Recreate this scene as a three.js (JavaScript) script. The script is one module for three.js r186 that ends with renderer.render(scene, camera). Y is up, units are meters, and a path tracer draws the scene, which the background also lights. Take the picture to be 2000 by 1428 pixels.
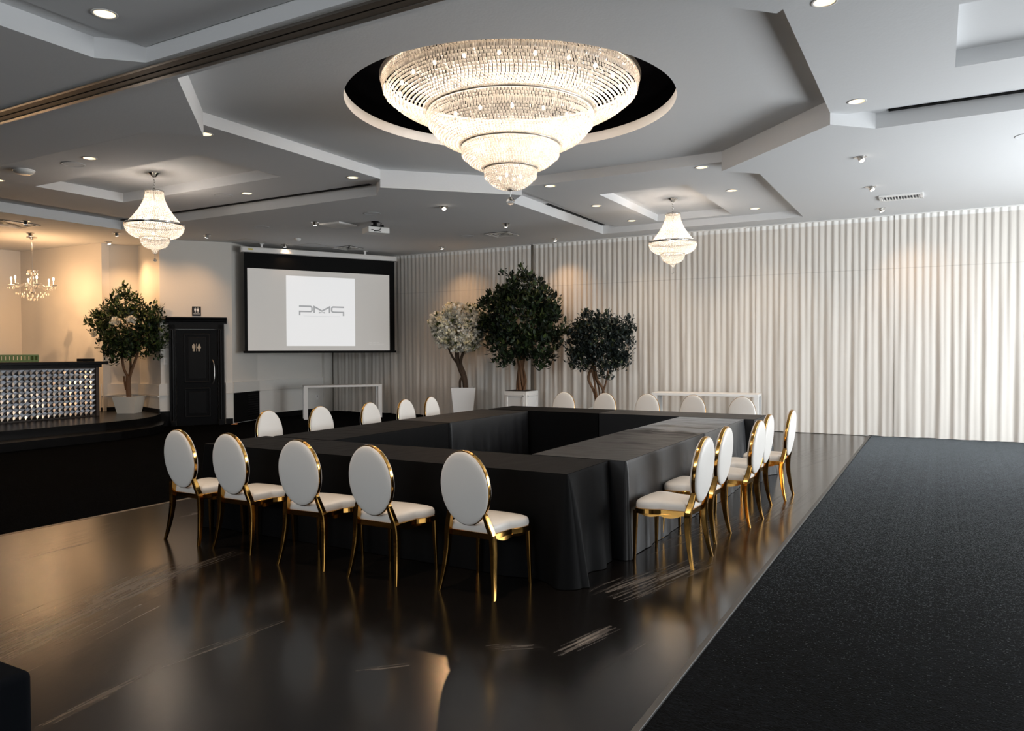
import * as THREE from 'three';
import { RoundedBoxGeometry } from 'three/addons/geometries/RoundedBoxGeometry.js';
import { mergeGeometries } from 'three/addons/utils/BufferGeometryUtils.js';
import { ImprovedNoise } from 'three/addons/math/ImprovedNoise.js';
import { RectAreaLightUniformsLib } from 'three/addons/lights/RectAreaLightUniformsLib.js';

// ---------------------------------------------------------------- camera, exposure, daylight
const scene = new THREE.Scene();
scene.background = new THREE.Color(0x000000);
const camera = new THREE.PerspectiveCamera(2 * Math.atan(714 / 1476.17) * 180 / Math.PI, 2000 / 1428, 0.05, 80);
camera.position.set(0, 1.6, 0);
camera.rotation.set(-0.018452, 0.513455, -0.003744, 'YXZ');
const renderer = new THREE.WebGLRenderer({ antialias: true });
renderer.toneMapping = THREE.LinearToneMapping;
renderer.toneMappingExposure = 1.06;
renderer.shadowMap.enabled = true;
RectAreaLightUniformsLib.init();

const DAY = new THREE.Color(0.93, 0.97, 1.0);
const WINDOW_L = 9.0;                 // radiance of the daylit windows
const WARM = new THREE.Color(1.0, 0.58, 0.28);
const BULB = new THREE.Color(1.0, 0.87, 0.76);
// [name, centre, width, height, turn (0 faces +z, -PI/2 faces -x), strength]
const WINDOWS = [
  ['window_1', [4.28, 1.45, -11.3], 5.0, 2.6, -Math.PI / 2, 0.85],
  ['window_2', [4.28, 1.45, -5.4], 4.2, 2.6, -Math.PI / 2, 0.26],
  ['window_3', [4.28, 1.45, 0.3], 4.2, 2.6, -Math.PI / 2, 0.05],
  ['added_window_4', [-3.6, 3.05, 5.38], 5.4, 1.3, Math.PI, 0.7],  // added unseen window behind the camera, fills light onto the front chair backs
];

// ---------------------------------------------------------------- helpers
function rng(seed) { let a = seed >>> 0; return () => { a = (a + 0x6D2B79F5) | 0; let t = Math.imul(a ^ (a >>> 15), 1 | a); t = (t + Math.imul(t ^ (t >>> 7), 61 | t)) ^ t; return ((t ^ (t >>> 14)) >>> 0) / 4294967296; }; }
const noise = new ImprovedNoise();
const used = new Map();
function numbered(name) { const n = used.get(name) || 0; used.set(name, n + 1); return n ? `${name}_${String(n).padStart(3, '0')}` : name; }
const shade = (o) => { o.traverse((m) => { if (m.isMesh) { m.castShadow = true; m.receiveShadow = true; } }); return o; };
function tag(o, label, category, group) { o.userData.label = label; o.userData.category = category; if (group) o.userData.group = group; return o; }
function thing(name, label, category, pos = [0, 0, 0], turn = 0, group) {
  const o = new THREE.Group(); o.name = numbered(name); o.position.set(...pos); o.rotation.y = turn; scene.add(o);
  return tag(o, label, category, group);
}
function solo(name, geo, mat, label, category, pos = [0, 0, 0], turn = 0, group) {
  const o = new THREE.Mesh(geo, mat); o.name = numbered(name); o.position.set(...pos); o.rotation.y = turn; scene.add(o);
  return tag(o, label, category, group);
}
function struct(name, geo, mat) {
  const o = geo ? new THREE.Mesh(geo, mat) : new THREE.Group(); o.name = name; o.userData.kind = 'structure'; scene.add(o); return o;
}
function part(name, geo, mat, parent, label) {
  const o = new THREE.Mesh(geo, mat); const n = parent.children.filter((c) => c.name.replace(/_\d{3}$/, '') === name).length;
  o.name = n ? `${name}_${String(n).padStart(3, '0')}` : name; parent.add(o); if (label) o.userData.label = label; return o;
}
function clean(list) {
  const gs = list.map((g) => { const h = g.index ? g.toNonIndexed() : g; for (const k of Object.keys(h.attributes)) if (!['position', 'normal', 'uv'].includes(k)) h.deleteAttribute(k); return h; });
  return gs.length === 1 ? gs[0] : mergeGeometries(gs);
}
function bx(w, h, d, x = 0, y = 0, z = 0, ry = 0) { const g = new THREE.BoxGeometry(w, h, d); if (ry) g.rotateY(ry); g.translate(x, y, z); return g; }
function rb(w, h, d, x = 0, y = 0, z = 0, r = 0.006, seg = 2) { const g = new RoundedBoxGeometry(w, h, d, seg, Math.min(r, w / 2.01, h / 2.01, d / 2.01)); g.translate(x, y, z); return g; }
function cyl(r0, r1, h, x = 0, y = 0, z = 0, n = 20) { const g = new THREE.CylinderGeometry(r0, r1, h, n); g.translate(x, y, z); return g; }
function lathe(pts, n = 32) { return new THREE.LatheGeometry(pts.map((p) => new THREE.Vector2(p[0], p[1])), n); }
function tube(pts, r, n = 24, m = 8) { return new THREE.TubeGeometry(new THREE.CatmullRomCurve3(pts.map((p) => new THREE.Vector3(...p))), n, r, m); }
function uvMetres(g, s = 1) {
  const p = g.attributes.position, n = g.attributes.normal, uv = new Float32Array(p.count * 2);
  for (let i = 0; i < p.count; i++) {
    const ax = Math.abs(n.getX(i)), ay = Math.abs(n.getY(i)), az = Math.abs(n.getZ(i));
    let u, v; if (ay >= ax && ay >= az) { u = p.getX(i); v = p.getZ(i); } else if (ax > az) { u = p.getZ(i); v = p.getY(i); } else { u = p.getX(i); v = p.getY(i); }
    uv[2 * i] = u * s; uv[2 * i + 1] = v * s;
  }
  g.setAttribute('uv', new THREE.BufferAttribute(uv, 2)); return g;
}
// a slab over a plan outline [[x, z], ...] from height y0 up to y1
function slab(pts, y0, y1, holes = []) {
  const path = (a) => a.map(([x, z]) => new THREE.Vector2(x, -z));
  let o = path(pts); if (THREE.ShapeUtils.area(o) < 0) o.reverse();
  const s = new THREE.Shape(o);
  for (const h of holes) { const q = path(h); if (THREE.ShapeUtils.area(q) > 0) q.reverse(); s.holes.push(new THREE.Path(q)); }
  const g = new THREE.ExtrudeGeometry(s, { depth: y1 - y0, bevelEnabled: false });
  g.rotateX(-Math.PI / 2); g.translate(0, y0, 0); return uvMetres(g);
}
const ringPts = (cx, cz, r, n = 24) => Array.from({ length: n }, (_, i) => [cx + r * Math.cos(i / n * 2 * Math.PI), cz + r * Math.sin(i / n * 2 * Math.PI)]);
const rect = (x0, z0, x1, z1) => [[x0, z0], [x1, z0], [x1, z1], [x0, z1]];

// ---------------------------------------------------------------- textures
function dataTex(n, fn, srgb = false, rx = 1, ry = 1) {
  const a = new Uint8Array(n * n * 4);
  for (let y = 0; y < n; y++) for (let x = 0; x < n; x++) { const c = fn(x / n, y / n, x, y); const i = 4 * (y * n + x); a[i] = c[0]; a[i + 1] = c[1]; a[i + 2] = c[2]; a[i + 3] = 255; }
  const t = new THREE.DataTexture(a, n, n); t.wrapS = t.wrapT = THREE.RepeatWrapping; t.magFilter = THREE.LinearFilter; t.minFilter = THREE.LinearMipmapLinearFilter; t.generateMipmaps = true;
  t.repeat.set(rx, ry); if (srgb) t.colorSpace = THREE.SRGBColorSpace; t.needsUpdate = true; return t;
}
function canvasTex(w, h, draw, srgb = true) {
  const c = document.createElement('canvas'); c.width = w; c.height = h; draw(c.getContext('2d'), w, h);
  const t = new THREE.CanvasTexture(c); if (srgb) t.colorSpace = THREE.SRGBColorSpace; return t;
}
const tileNoise = (n, seed) => { const r = rng(seed); const a = new Float32Array(n * n); for (let i = 0; i < a.length; i++) a[i] = r(); return (u, v) => { const x = ((u % 1) + 1) % 1 * n, y = ((v % 1) + 1) % 1 * n, i = Math.floor(x), j = Math.floor(y), f = x - i, g = y - j, A = (p, q) => a[(q % n) * n + (p % n)]; const s = f * f * (3 - 2 * f), t = g * g * (3 - 2 * g); return (A(i, j) * (1 - s) + A(i + 1, j) * s) * (1 - t) + (A(i, j + 1) * (1 - s) + A(i + 1, j + 1) * s) * t; }; };
const nA = tileNoise(8, 11), nB = tileNoise(32, 12), nC = tileNoise(128, 13), nD = tileNoise(256, 14);
const plasterBump = dataTex(512, (u, v) => { const k = 128 + 60 * (nB(u, v) - 0.5) + 70 * (nC(u, v) - 0.5) + 40 * (nA(u, v) - 0.5); return [k, k, k]; }, false, 0.5, 0.5);
const wovenBump = dataTex(256, (u, v, x, y) => { const k = 128 + ((x & 2) ? 40 : -40) * ((y & 2) ? 1 : -1) + 60 * (nC(u, v) - 0.5); return [k, k, k]; }, false, 6, 6);
// carpet: short horizontal flecks of several near-black yarns
const streak = tileNoise(64, 21), fleck = tileNoise(256, 22);
const carpetMap = dataTex(1024, (u, v) => {
  const s = streak(u, v * 6), f = fleck(u * 0.5, v * 1.0), g = nA(u, v);
  let k = 0.15 + 1.15 * s + 0.9 * (f - 0.5) + 0.3 * (g - 0.5); k = Math.max(0.1, k); if (f > 0.86) k += 1.0 * (f - 0.86) * 5;
  return [14 * k, 16.2 * k, 19 * k];
}, true, 0.55, 0.55);
const carpetBump = dataTex(512, (u, v) => { const k = 255 * (0.5 * streak(u * 2, v * 12) + 0.5 * fleck(u, v * 2)); return [k, k, k]; }, false, 0.8, 0.8);

// ---------------------------------------------------------------- materials
const std = (o) => new THREE.MeshStandardMaterial(o);
const phy = (o) => new THREE.MeshPhysicalMaterial(o);
const lin = (r, g, b) => new THREE.Color().setRGB(r, g, b);
const M = {
  ceiling: std({ color: lin(0.66, 0.67, 0.68), roughness: 0.9, bumpMap: plasterBump, bumpScale: 0.0015 }),
  wall: std({ color: lin(0.68, 0.655, 0.61), roughness: 0.85, bumpMap: plasterBump, bumpScale: 0.0015 }),
  trim: std({ color: lin(0.7, 0.685, 0.65), roughness: 0.55 }),
  white: std({ color: lin(0.8, 0.79, 0.77), roughness: 0.45 }),
  blackTrim: phy({ color: lin(0.004, 0.004, 0.0045), roughness: 0.4, specularIntensity: 0.35 }),
  black: phy({ color: lin(0.003, 0.003, 0.003), roughness: 0.6, specularIntensity: 0.2 }),
  velvet: std({ color: lin(0.0035, 0.0035, 0.004), roughness: 0.95 }),
  carpet: phy({ color: 0xffffff, map: carpetMap, roughness: 0.85, bumpMap: carpetBump, bumpScale: 0.0026, sheen: 1.0, sheenRoughness: 0.18, sheenColor: lin(0.85, 0.94, 1.0), specularIntensity: 0.1 }),
  carpetShaded: phy({ color: lin(0.45, 0.4, 0.36), map: carpetMap, roughness: 1, bumpMap: carpetBump, bumpScale: 0.004, specularIntensity: 0.03 }),  // same carpet with its colour darkened, painting in the shade of the left side
  wallDark: std({ color: lin(0.10, 0.095, 0.09), roughness: 0.9 }),
  steel: std({ color: lin(0.09, 0.088, 0.085), metalness: 0.6, roughness: 0.5 }),
  trackMetal: std({ color: lin(0.16, 0.13, 0.10), metalness: 0.7, roughness: 0.5 }),
  chrome: std({ color: lin(0.72, 0.71, 0.70), metalness: 1, roughness: 0.14 }),
  nickel: std({ color: lin(0.62, 0.60, 0.57), metalness: 1, roughness: 0.3 }),
  gold: std({ color: lin(0.66, 0.36, 0.095), metalness: 1, roughness: 0.12 }),
  leather: phy({ color: lin(0.74, 0.715, 0.68), roughness: 0.42, bumpMap: wovenBump, bumpScale: 0.0003 }),
  clothBlack: phy({ color: lin(0.0022, 0.0022, 0.0025), roughness: 0.66, bumpMap: wovenBump, bumpScale: 0.0003, specularIntensity: 0.2, side: THREE.DoubleSide }),
  clothNavy: phy({ color: lin(0.005, 0.005, 0.006), roughness: 0.5, bumpMap: wovenBump, bumpScale: 0.0003, specularIntensity: 0.7, side: THREE.DoubleSide }),
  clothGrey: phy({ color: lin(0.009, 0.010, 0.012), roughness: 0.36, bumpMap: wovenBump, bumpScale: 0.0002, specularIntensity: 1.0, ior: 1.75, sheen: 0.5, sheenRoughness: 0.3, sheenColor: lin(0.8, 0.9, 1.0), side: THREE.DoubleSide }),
  clothDark: phy({ color: lin(0.006, 0.006, 0.007), roughness: 0.46, bumpMap: wovenBump, bumpScale: 0.0003, specularIntensity: 1.0, side: THREE.DoubleSide }),
  curtain: phy({ color: lin(0.83, 0.79, 0.735), roughness: 0.95, side: THREE.DoubleSide, transmission: 0.2, thickness: 0, specularIntensity: 0.2 }),
  curtainTape: std({ color: lin(0.86, 0.85, 0.82), roughness: 0.9, side: THREE.DoubleSide }),
  seam: std({ color: lin(0.69, 0.655, 0.605), roughness: 0.95, side: THREE.DoubleSide }),
  bark: std({ color: lin(0.15, 0.075, 0.034), roughness: 0.8, bumpMap: plasterBump, bumpScale: 0.01 }),
  barkDark: std({ color: lin(0.06, 0.036, 0.021), roughness: 0.85, bumpMap: plasterBump, bumpScale: 0.01 }),
  soil: std({ color: lin(0.02, 0.014, 0.01), roughness: 1 }),
  leaf: phy({ color: 0xffffff, roughness: 0.45, specularIntensity: 0.55, side: THREE.DoubleSide }),
  petal: phy({ color: 0xffffff, roughness: 0.7, side: THREE.DoubleSide, transmission: 0.15, thickness: 0 }),
  wood: std({ color: lin(0.035, 0.02, 0.013), roughness: 0.35 }),
  stage: phy({ color: lin(0.004, 0.0035, 0.0035), roughness: 0.26, specularIntensity: 0.45 }),
  tileSilver: std({ color: lin(0.60, 0.63, 0.69), metalness: 1, roughness: 0.28 }),
  crystal: phy({ color: lin(0.97, 0.93, 0.87), roughness: 0.12, transmission: 0.5, thickness: 0, ior: 1.52 }),
  clearCrystal: phy({ color: lin(1, 1, 1), roughness: 0.02, transmission: 1, thickness: 0.05, ior: 1.55 }),
  plastic: std({ color: lin(0.7, 0.7, 0.68), roughness: 0.4 }),
  green: std({ color: lin(0.12, 0.19, 0.05), roughness: 0.5 }),
  glow: (c, k) => std({ color: lin(0.1, 0.1, 0.1), emissive: c, emissiveIntensity: k, roughness: 0.5 }),
};
const G_BULB = M.glow(new THREE.Color(1, 0.9, 0.76), 9), G_SPOT = M.glow(new THREE.Color(1, 0.88, 0.72), 14);

// ---------------------------------------------------------------- floor
struct('floor', uvMetres(bx(27, 0.3, 22.5, -6.7, -0.15, -5.2)), M.black);
{
  const f = struct('floor_carpet', slab([[-19.9, -15.9], [-7.14, -15.9], [-7.14, 5.6], [-19.9, 5.6]], -0.02, 0.004), M.carpetShaded);
  const f2 = struct('floor_carpet_001', slab([[-1.07, -15.9], [4.3, -15.9], [4.3, 5.6], [-1.07, 5.6]], -0.02, 0.004), M.carpet);
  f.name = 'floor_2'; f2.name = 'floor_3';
}
// dance floor: near-black vinyl with pale rubbed scuffs along the floor
const FX0 = -7.09, FX1 = -1.11, FZ0 = -15.6, FZ1 = 4.4;
function strokes(draw) {
  const r = rng(77);
  // pale scuffs: [x0, z0, x1, z1, spread, count, strength]
  const S = [
    [-4.25, -1.8, -4.62, -2.9, 0.26, 150, 0.28], [-4.55, -2.6, -4.95, -3.7, 0.2, 130, 0.26], [-4.75, -3.3, -4.86, -4.15, 0.07, 36, 0.26],
    [-4.1, -1.6, -4.5, -2.7, 0.4, 60, 0.12], [-6.12, -3.1, -6.25, -4.15, 0.025, 16, 0.30], [-6.3, -3.1, -6.6, -4.5, 0.22, 40, 0.13], [-6.4, -4.75, -6.37, -5.2, 0.05, 14, 0.3],
    [-3.32, -1.74, -3.42, -2.4, 0.03, 16, 0.32], [-3.42, -2.35, -3.36, -3.2, 0.035, 18, 0.26], [-3.6, -1.5, -3.9, -2.9, 0.3, 40, 0.1],
    [-1.86, -4.5, -1.70, -5.2, 0.12, 80, 0.40], [-1.72, -4.9, -1.55, -5.7, 0.11, 70, 0.38], [-1.74, -3.52, -1.61, -4.05, 0.035, 40, 0.5], [-2.10, -3.42, -1.84, -3.62, 0.04, 26, 0.26],
    [-1.46, -3.42, -1.36, -4.1, 0.012, 6, 0.2], [-2.52, -2.86, -2.33, -3.06, 0.02, 12, 0.3], [-2.0, -5.6, -1.6, -7.5, 0.18, 70, 0.22], [-1.5, -6.0, -1.3, -9.5, 0.15, 60, 0.16], [-2.0, -10.4, -1.4, -13.5, 0.25, 60, 0.12],
  ];
  for (const [x0, z0, x1, z1, sp, n, k] of S) for (let i = 0; i < n; i++) {
    const o = (r() + r() + r() - 1.5) * sp * 1.3, t0 = r() * 0.55, t1 = Math.min(1, t0 + 0.2 + r() * 0.5), dx = x1 - x0, dz = z1 - z0, L = Math.hypot(dx, dz), px = -dz / L, pz = dx / L, w = (r() - 0.5) * sp * 0.5;
    draw([x0 + dx * t0 + px * o, z0 + dz * t0 + pz * o], [x0 + dx * (t0 + t1) / 2 + px * (o + w), z0 + dz * (t0 + t1) / 2 + pz * (o + w)], [x0 + dx * t1 + px * (o + w * 0.6), z0 + dz * t1 + pz * (o + w * 0.6)], k * (0.25 + 0.75 * r()), 0.5 + 1.4 * r() * r());
  }
  for (let i = 0; i < 500; i++) { const x = FX0 + r() * 5.98, z = -9 + r() * 8.5, a = r() * 6.28, l = 0.02 + r() * 0.25 * r(); draw([x, z], [x + Math.cos(a) * l * 0.5, z + Math.sin(a) * l * 0.5], [x + Math.cos(a + 0.2) * l, z + Math.sin(a + 0.2) * l], 0.10 * r(), 0.5); }
}
const FW = 1024, FH = 2048, fz1 = -0.2, fz0 = -13.8;   // the printed stretch of the floor
const fpx = ([x, z]) => [(x - FX0) / (FX1 - FX0) * FW, (z - fz0) / (fz1 - fz0) * FH];
const scuffK = 1.55;
const scuffs = (base, ink, speck) => (c, w, h) => {
  c.fillStyle = base; c.fillRect(0, 0, w, h);
  const r = rng(5); for (let i = 0; i < 9000; i++) { c.fillStyle = `rgba(${speck},${0.05 * r()})`; c.fillRect(r() * w, r() * h, 1 + r() * 6, 1 + r() * 3); }
  c.lineCap = 'round';
  strokes((a, b, d, k, lw) => { const p = fpx(a), q = fpx(b), s = fpx(d); c.strokeStyle = `rgba(${ink},${Math.min(1, k * scuffK)})`; c.lineWidth = lw; c.beginPath(); c.moveTo(...p); c.quadraticCurveTo(...q, ...s); c.stroke(); });
};
const floorMap = canvasTex(FW, FH, scuffs('rgb(17,15,14)', '150,140,130', '60,52,46'));
const floorRough = canvasTex(FW, FH, scuffs('rgb(0,44,0)', '0,150,0', '0,100,0'), false);
for (const t of [floorMap, floorRough]) { t.wrapS = t.wrapT = THREE.ClampToEdgeWrapping; t.flipY = false; }
const vinyl = phy({ color: 0xffffff, map: floorMap, roughnessMap: floorRough, roughness: 1.0, specularIntensity: 0.8 });
{
  const g = bx(FX1 - FX0, 0.03, FZ1 - FZ0, (FX0 + FX1) / 2, -0.003, (FZ0 + FZ1) / 2);
  const p = g.attributes.position, uv = g.attributes.uv;
  for (let i = 0; i < p.count; i++) uv.setXY(i, (p.getX(i) - FX0) / (FX1 - FX0), (p.getZ(i) - fz0) / (fz1 - fz0));
  const f = struct('floor_4', g, vinyl);
  struct('trim_1', rb(0.034, 0.022, FZ1 - FZ0, -1.094, 0.004, (FZ0 + FZ1) / 2, 0.004), M.steel);
  struct('trim_2', rb(0.05, 0.022, FZ1 - FZ0, -7.115, 0.004, (FZ0 + FZ1) / 2, 0.004), M.trackMetal);
  struct('trim_3', rb(5.98, 0.03, 0.05, -4.1, 0.02, -15.52), M.nickel);
}

// ---------------------------------------------------------------- ceiling: an octagon recess, four coffered arms, four lower corners
const CX = -4.16, CZ = -7.36, O = 3.12, A = 1.56, SW = 1.98, CH = 0.42, HL = 4.06, HM = 4.187, H2 = 4.33, TOP = 4.95, GV = 0.28;
const XL = -19.8, XR = 4.45, ZB = -15.9, ZF = 5.6, ARM_L = -14.2, ARM_R = 4.25, ARM_B = -14.8, ARM_F = 0.1;
const TRAY = [[-12.2, -8.07, -8.44, -6.62], [0.12, -8.07, 3.88, -6.62], [-4.89, -14.6, -3.42, -11.63]];
const DL = [ // recessed downlights in the four arms
  [-7.57, -6.05], [-7.57, -8.64], [-9.82, -6.03], [-9.8, -8.63], [-12.24, -6.1], [-12.24, -8.62], [-0.75, -6.07], [-0.75, -8.65],
  [-5.3, -10.64], [-5.31, -12.49], [-5.31, -14.27], [-2.92, -10.64], [-2.92, -12.42], [-2.92, -14.2], [-5.55, -3.54], [-2.77, -3.54],
];
const ceiling = struct('ceiling');
{
  const soffit = (pts, y, holes) => part('soffit', slab(pts, y, TOP, holes), M.ceiling, ceiling);
  for (const sx of [-1, 1]) for (const sz of [-1, 1]) {
    const xe = sx < 0 ? XL : XR, ze = sz < 0 ? ZB : ZF;
    soffit([[CX + sx * A, CZ + sz * O], [CX + sx * O, CZ + sz * A], [CX + sx * (O + CH), CZ + sz * SW], [xe, CZ + sz * SW], [xe, ze], [CX + sx * SW, ze], [CX + sx * SW, CZ + sz * (O + CH)]], HL);
  }
  soffit(rect(XL, CZ - SW, ARM_L, CZ + SW), HL); soffit(rect(ARM_R, CZ - SW, XR, CZ + SW), HL);
  soffit(rect(CX - SW, ZB, CX + SW, ARM_B), HL); soffit(rect(CX - SW, ARM_F, CX + SW, ZF), HL);
  soffit([[CX - A - 0.23, -4.47], [CX - A, CZ + O], [CX - A - 0.14, -4.10], [CX + A + 0.14, -4.10], [CX + A, CZ + O], [CX + A + 0.23, -4.47]], HL);             // beam that carries the partition track
  const cans = (x0, z0, x1, z1) => DL.filter(([x, z]) => x > x0 && x < x1 && z > z0 && z < z1).map(([x, z]) => ringPts(x, z, 0.082));
  const a = SW - GV;
  for (const sx of [-1, 1]) {                                                // side arms
    const xe = sx < 0 ? ARM_L + 0.62 : ARM_R, k = a - A, tr = sx < 0 ? TRAY[0] : TRAY[1];
    soffit([[CX + sx * O, CZ - A], [CX + sx * (O + k), CZ - a], [xe, CZ - a], [xe, CZ + a], [CX + sx * (O + k), CZ + a], [CX + sx * O, CZ + A]], HM, [rect(...tr), ...cans(Math.min(CX + sx * O, xe), CZ - a, Math.max(CX + sx * O, xe), CZ + a)]);
    part('recess_panel', slab(rect(...tr), 4.34, TOP), M.ceiling, ceiling);
  }
  const k = a - A;
  soffit([[CX - A, CZ - O], [CX - a, CZ - O - k], [CX - a, ARM_B], [CX + SW, ARM_B], [CX + SW, CZ - O - k - 0.3], [CX + A, CZ - O]], HM, [rect(...TRAY[2]), ...cans(CX - a, ARM_B, CX + SW, CZ - O)]);
  part('recess_panel', slab(rect(...TRAY[2]), 4.32, TOP), M.ceiling, ceiling);
  soffit([[CX - A, CZ + O + 0.15], [CX - a, CZ + O + k], [CX - a, ARM_F], [CX + a, ARM_F], [CX + a, CZ + O + k], [CX + A, CZ + O + 0.15]], HM, cans(CX - a, CZ + O, CX + a, ARM_F));
  // closed tops of the grooves beside the arms
  const gv = (x0, z0, x1, z1) => part('groove_top', slab(rect(Math.min(x0, x1), Math.min(z0, z1), Math.max(x0, x1), Math.max(z0, z1)), 4.235, TOP), M.ceiling, ceiling);
  for (const q of [-1, 1]) {
    gv(ARM_L, CZ + q * a, CX - O - 0.1, CZ + q * (SW + 0.02)); gv(CX + O + 0.1, CZ + q * a, ARM_R + 0.02, CZ + q * (SW + 0.02));
    gv(CX + q * a, CZ + O + 0.12, CX + q * (SW + 0.02), ARM_F);
  }
  gv(ARM_L - 0.02, CZ - a, ARM_L + 0.62, CZ + a); gv(CX - SW - 0.02, ARM_B, CX - a, CZ - O - 0.1);
  // octagon panel with the round well of the great chandelier
  const oct = []; for (const [x, z] of [[O, A], [A, O], [-A, O], [-O, A], [-O, -A], [-A, -O], [A, -O], [O, -A]]) oct.push([CX + x * 1.01, CZ + z * 1.01]);
  part('recess_panel', slab(oct, H2, 4.45, [ringPts(CX, CZ, 1.81, 96)]), M.ceiling, ceiling);
  part('well_lining', lathe([[1.81, 4.45], [1.81, 4.93], [0, 4.93]], 96).translate(CX, 0, CZ), phy({ color: lin(0.001, 0.001, 0.0012), roughness: 1, specularIntensity: 0, side: THREE.DoubleSide }), ceiling, 'black lining of the round well');
  part('panel_top', slab(oct, 4.94, 4.95), M.velvet, ceiling);
  part('roof', slab(rect(XL, ZB, XR, ZF), TOP, TOP + 0.15), M.ceiling, ceiling);
  // dark hanger tracks deep in the grooves
  const slot = (x0, z0, x1, z1) => part('groove_track', bx(Math.abs(x1 - x0), 0.012, Math.abs(z1 - z0), (x0 + x1) / 2, 4.23, (z0 + z1) / 2), M.black, ceiling);
  for (const s of [-1, 1]) { slot(CX + O + 0.55, CZ + s * (SW - 0.085), XR - 0.6, CZ + s * (SW - 0.015)); slot(ARM_L + 0.1, CZ + s * (SW - 0.085), CX - O - 0.5, CZ + s * (SW - 0.015)); }
  slot(CX - SW + 0.015, ARM_B + 0.1, CX - SW + 0.085, CZ - O - 1.6);
}
{
  const t = thing('partition_track', 'long dark double partition track with pale flanges crossing the ceiling', 'track', [-7.75, HL, -4.26]);
  const L = 24.0;
  part('flange', rb(L, 0.014, 0.035, 0, -0.006, 0.10, 0.003), M.nickel, t); part('flange', rb(L, 0.014, 0.05, 0, -0.006, -0.115, 0.003), M.nickel, t);
  part('channel', bx(L, 0.010, 0.075, 0, -0.004, 0.045), M.trackMetal, t); part('channel', bx(L, 0.010, 0.075, 0, -0.004, -0.05), M.trackMetal, t);
  part('slot', bx(L, 0.006, 0.022, 0, -0.002, -0.003), M.black, t);
}

// ---------------------------------------------------------------- walls
const P0 = [-14.71, -10.55], P1 = [-13.79, -11.69], P2 = [-14.12, -12.7], P3 = [-14.3, -15.2];
const C1 = [-19.3, -10.1], C2 = [-16.38, -10.23], C3 = [-16.08, -10.99];
// a box along a plan line a -> b (the room lies to its right), y0..y1, from `out` metres in front of the line to `back` behind it
function along(a, b, y0, y1, out, back, t0 = 0, t1 = 1, over = 0) {
  const dx = b[0] - a[0], dz = b[1] - a[1], L = Math.hypot(dx, dz), l = L * (t1 - t0) + over * 2, m = (t0 + t1) / 2, nx = -dz / L, nz = dx / L;
  const g = new THREE.BoxGeometry(l, y1 - y0, out + back); uvMetres(g);
  g.rotateY(-Math.atan2(dz, dx)); const c = (out - back) / 2;
  g.translate(a[0] + dx * m + nx * c, (y0 + y1) / 2, a[1] + dz * m + nz * c); return g;
}
const lowWall = (name, a, b, over = 0.0) => struct(name, along(a, b, 0, 4.3, 0, 0.18, 0, 1, over), M.wall);
lowWall('wall_left', [-19.3, 5.6], C1, 0.1); lowWall('wall_bar_back', C1, C2, 0.1); lowWall('wall_niche_side', C2, C3); lowWall('wall_niche_back', C3, P0);
lowWall('wall_door', P0, P1); lowWall('wall_screen', P1, P2); lowWall('wall_screen_end', P2, [-14.33, -15.75], 0.05);
struct('wall_front', uvMetres(clean([bx(13.5, 4.5, 0.25, -13.05, 2.2, 5.52), bx(7.5, 4.5, 0.25, 2.85, 2.2, 5.52), bx(5.4, 2.4, 0.25, -3.6, 1.2, 5.52), bx(5.4, 0.8, 0.25, -3.6, 4.1, 5.52)])), M.wallDark);
{ // back wall, right wall with three glazed openings
  const back = clean([bx(19.2, 4.5, 0.25, -4.9, 2.2, -15.78)]);
  struct('wall_back', uvMetres(back), M.wall);
  const gs = []; let z = -15.9; for (const [, c, w, h] of WINDOWS.slice(0, 3)) { const a0 = c[2] - w / 2, a1 = c[2] + w / 2; gs.push(bx(0.25, 4.5, a0 - z, 4.42, 2.2, (a0 + z) / 2), bx(0.25, 0.15, w, 4.42, 0.075, c[2]), bx(0.25, 1.7, w, 4.42, 3.6, c[2])); z = a1; }
  gs.push(bx(0.25, 4.5, 5.6 - z, 4.42, 2.2, (5.6 + z) / 2)); struct('wall_right', uvMetres(clean(gs)), M.wall);
}
for (const [name, c, w, h, turn, k] of WINDOWS) {
  const g = struct(name); g.position.set(...c); g.rotation.y = turn;
  const f = clean([bx(w, 0.07, 0.1, 0, h / 2 - 0.035, -0.1), bx(w, 0.07, 0.1, 0, -h / 2 + 0.035, -0.1), ...[-1, -0.33, 0.33, 1].map((s) => bx(0.07, h, 0.1, s * (w / 2 - 0.035), 0, -0.1))]);
  part('window_frame', f, M.blackTrim, g);
  part('window_pane', bx(w - 0.1, h - 0.1, 0.01, 0, 0, -0.14), M.glow(DAY, WINDOW_L * k), g);
  const l = new THREE.RectAreaLight(DAY, WINDOW_L * k, w - 0.1, h - 0.1); l.position.set(...c); l.rotation.y = turn + Math.PI; l.name = name + '_daylight'; scene.add(l);
}
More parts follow.
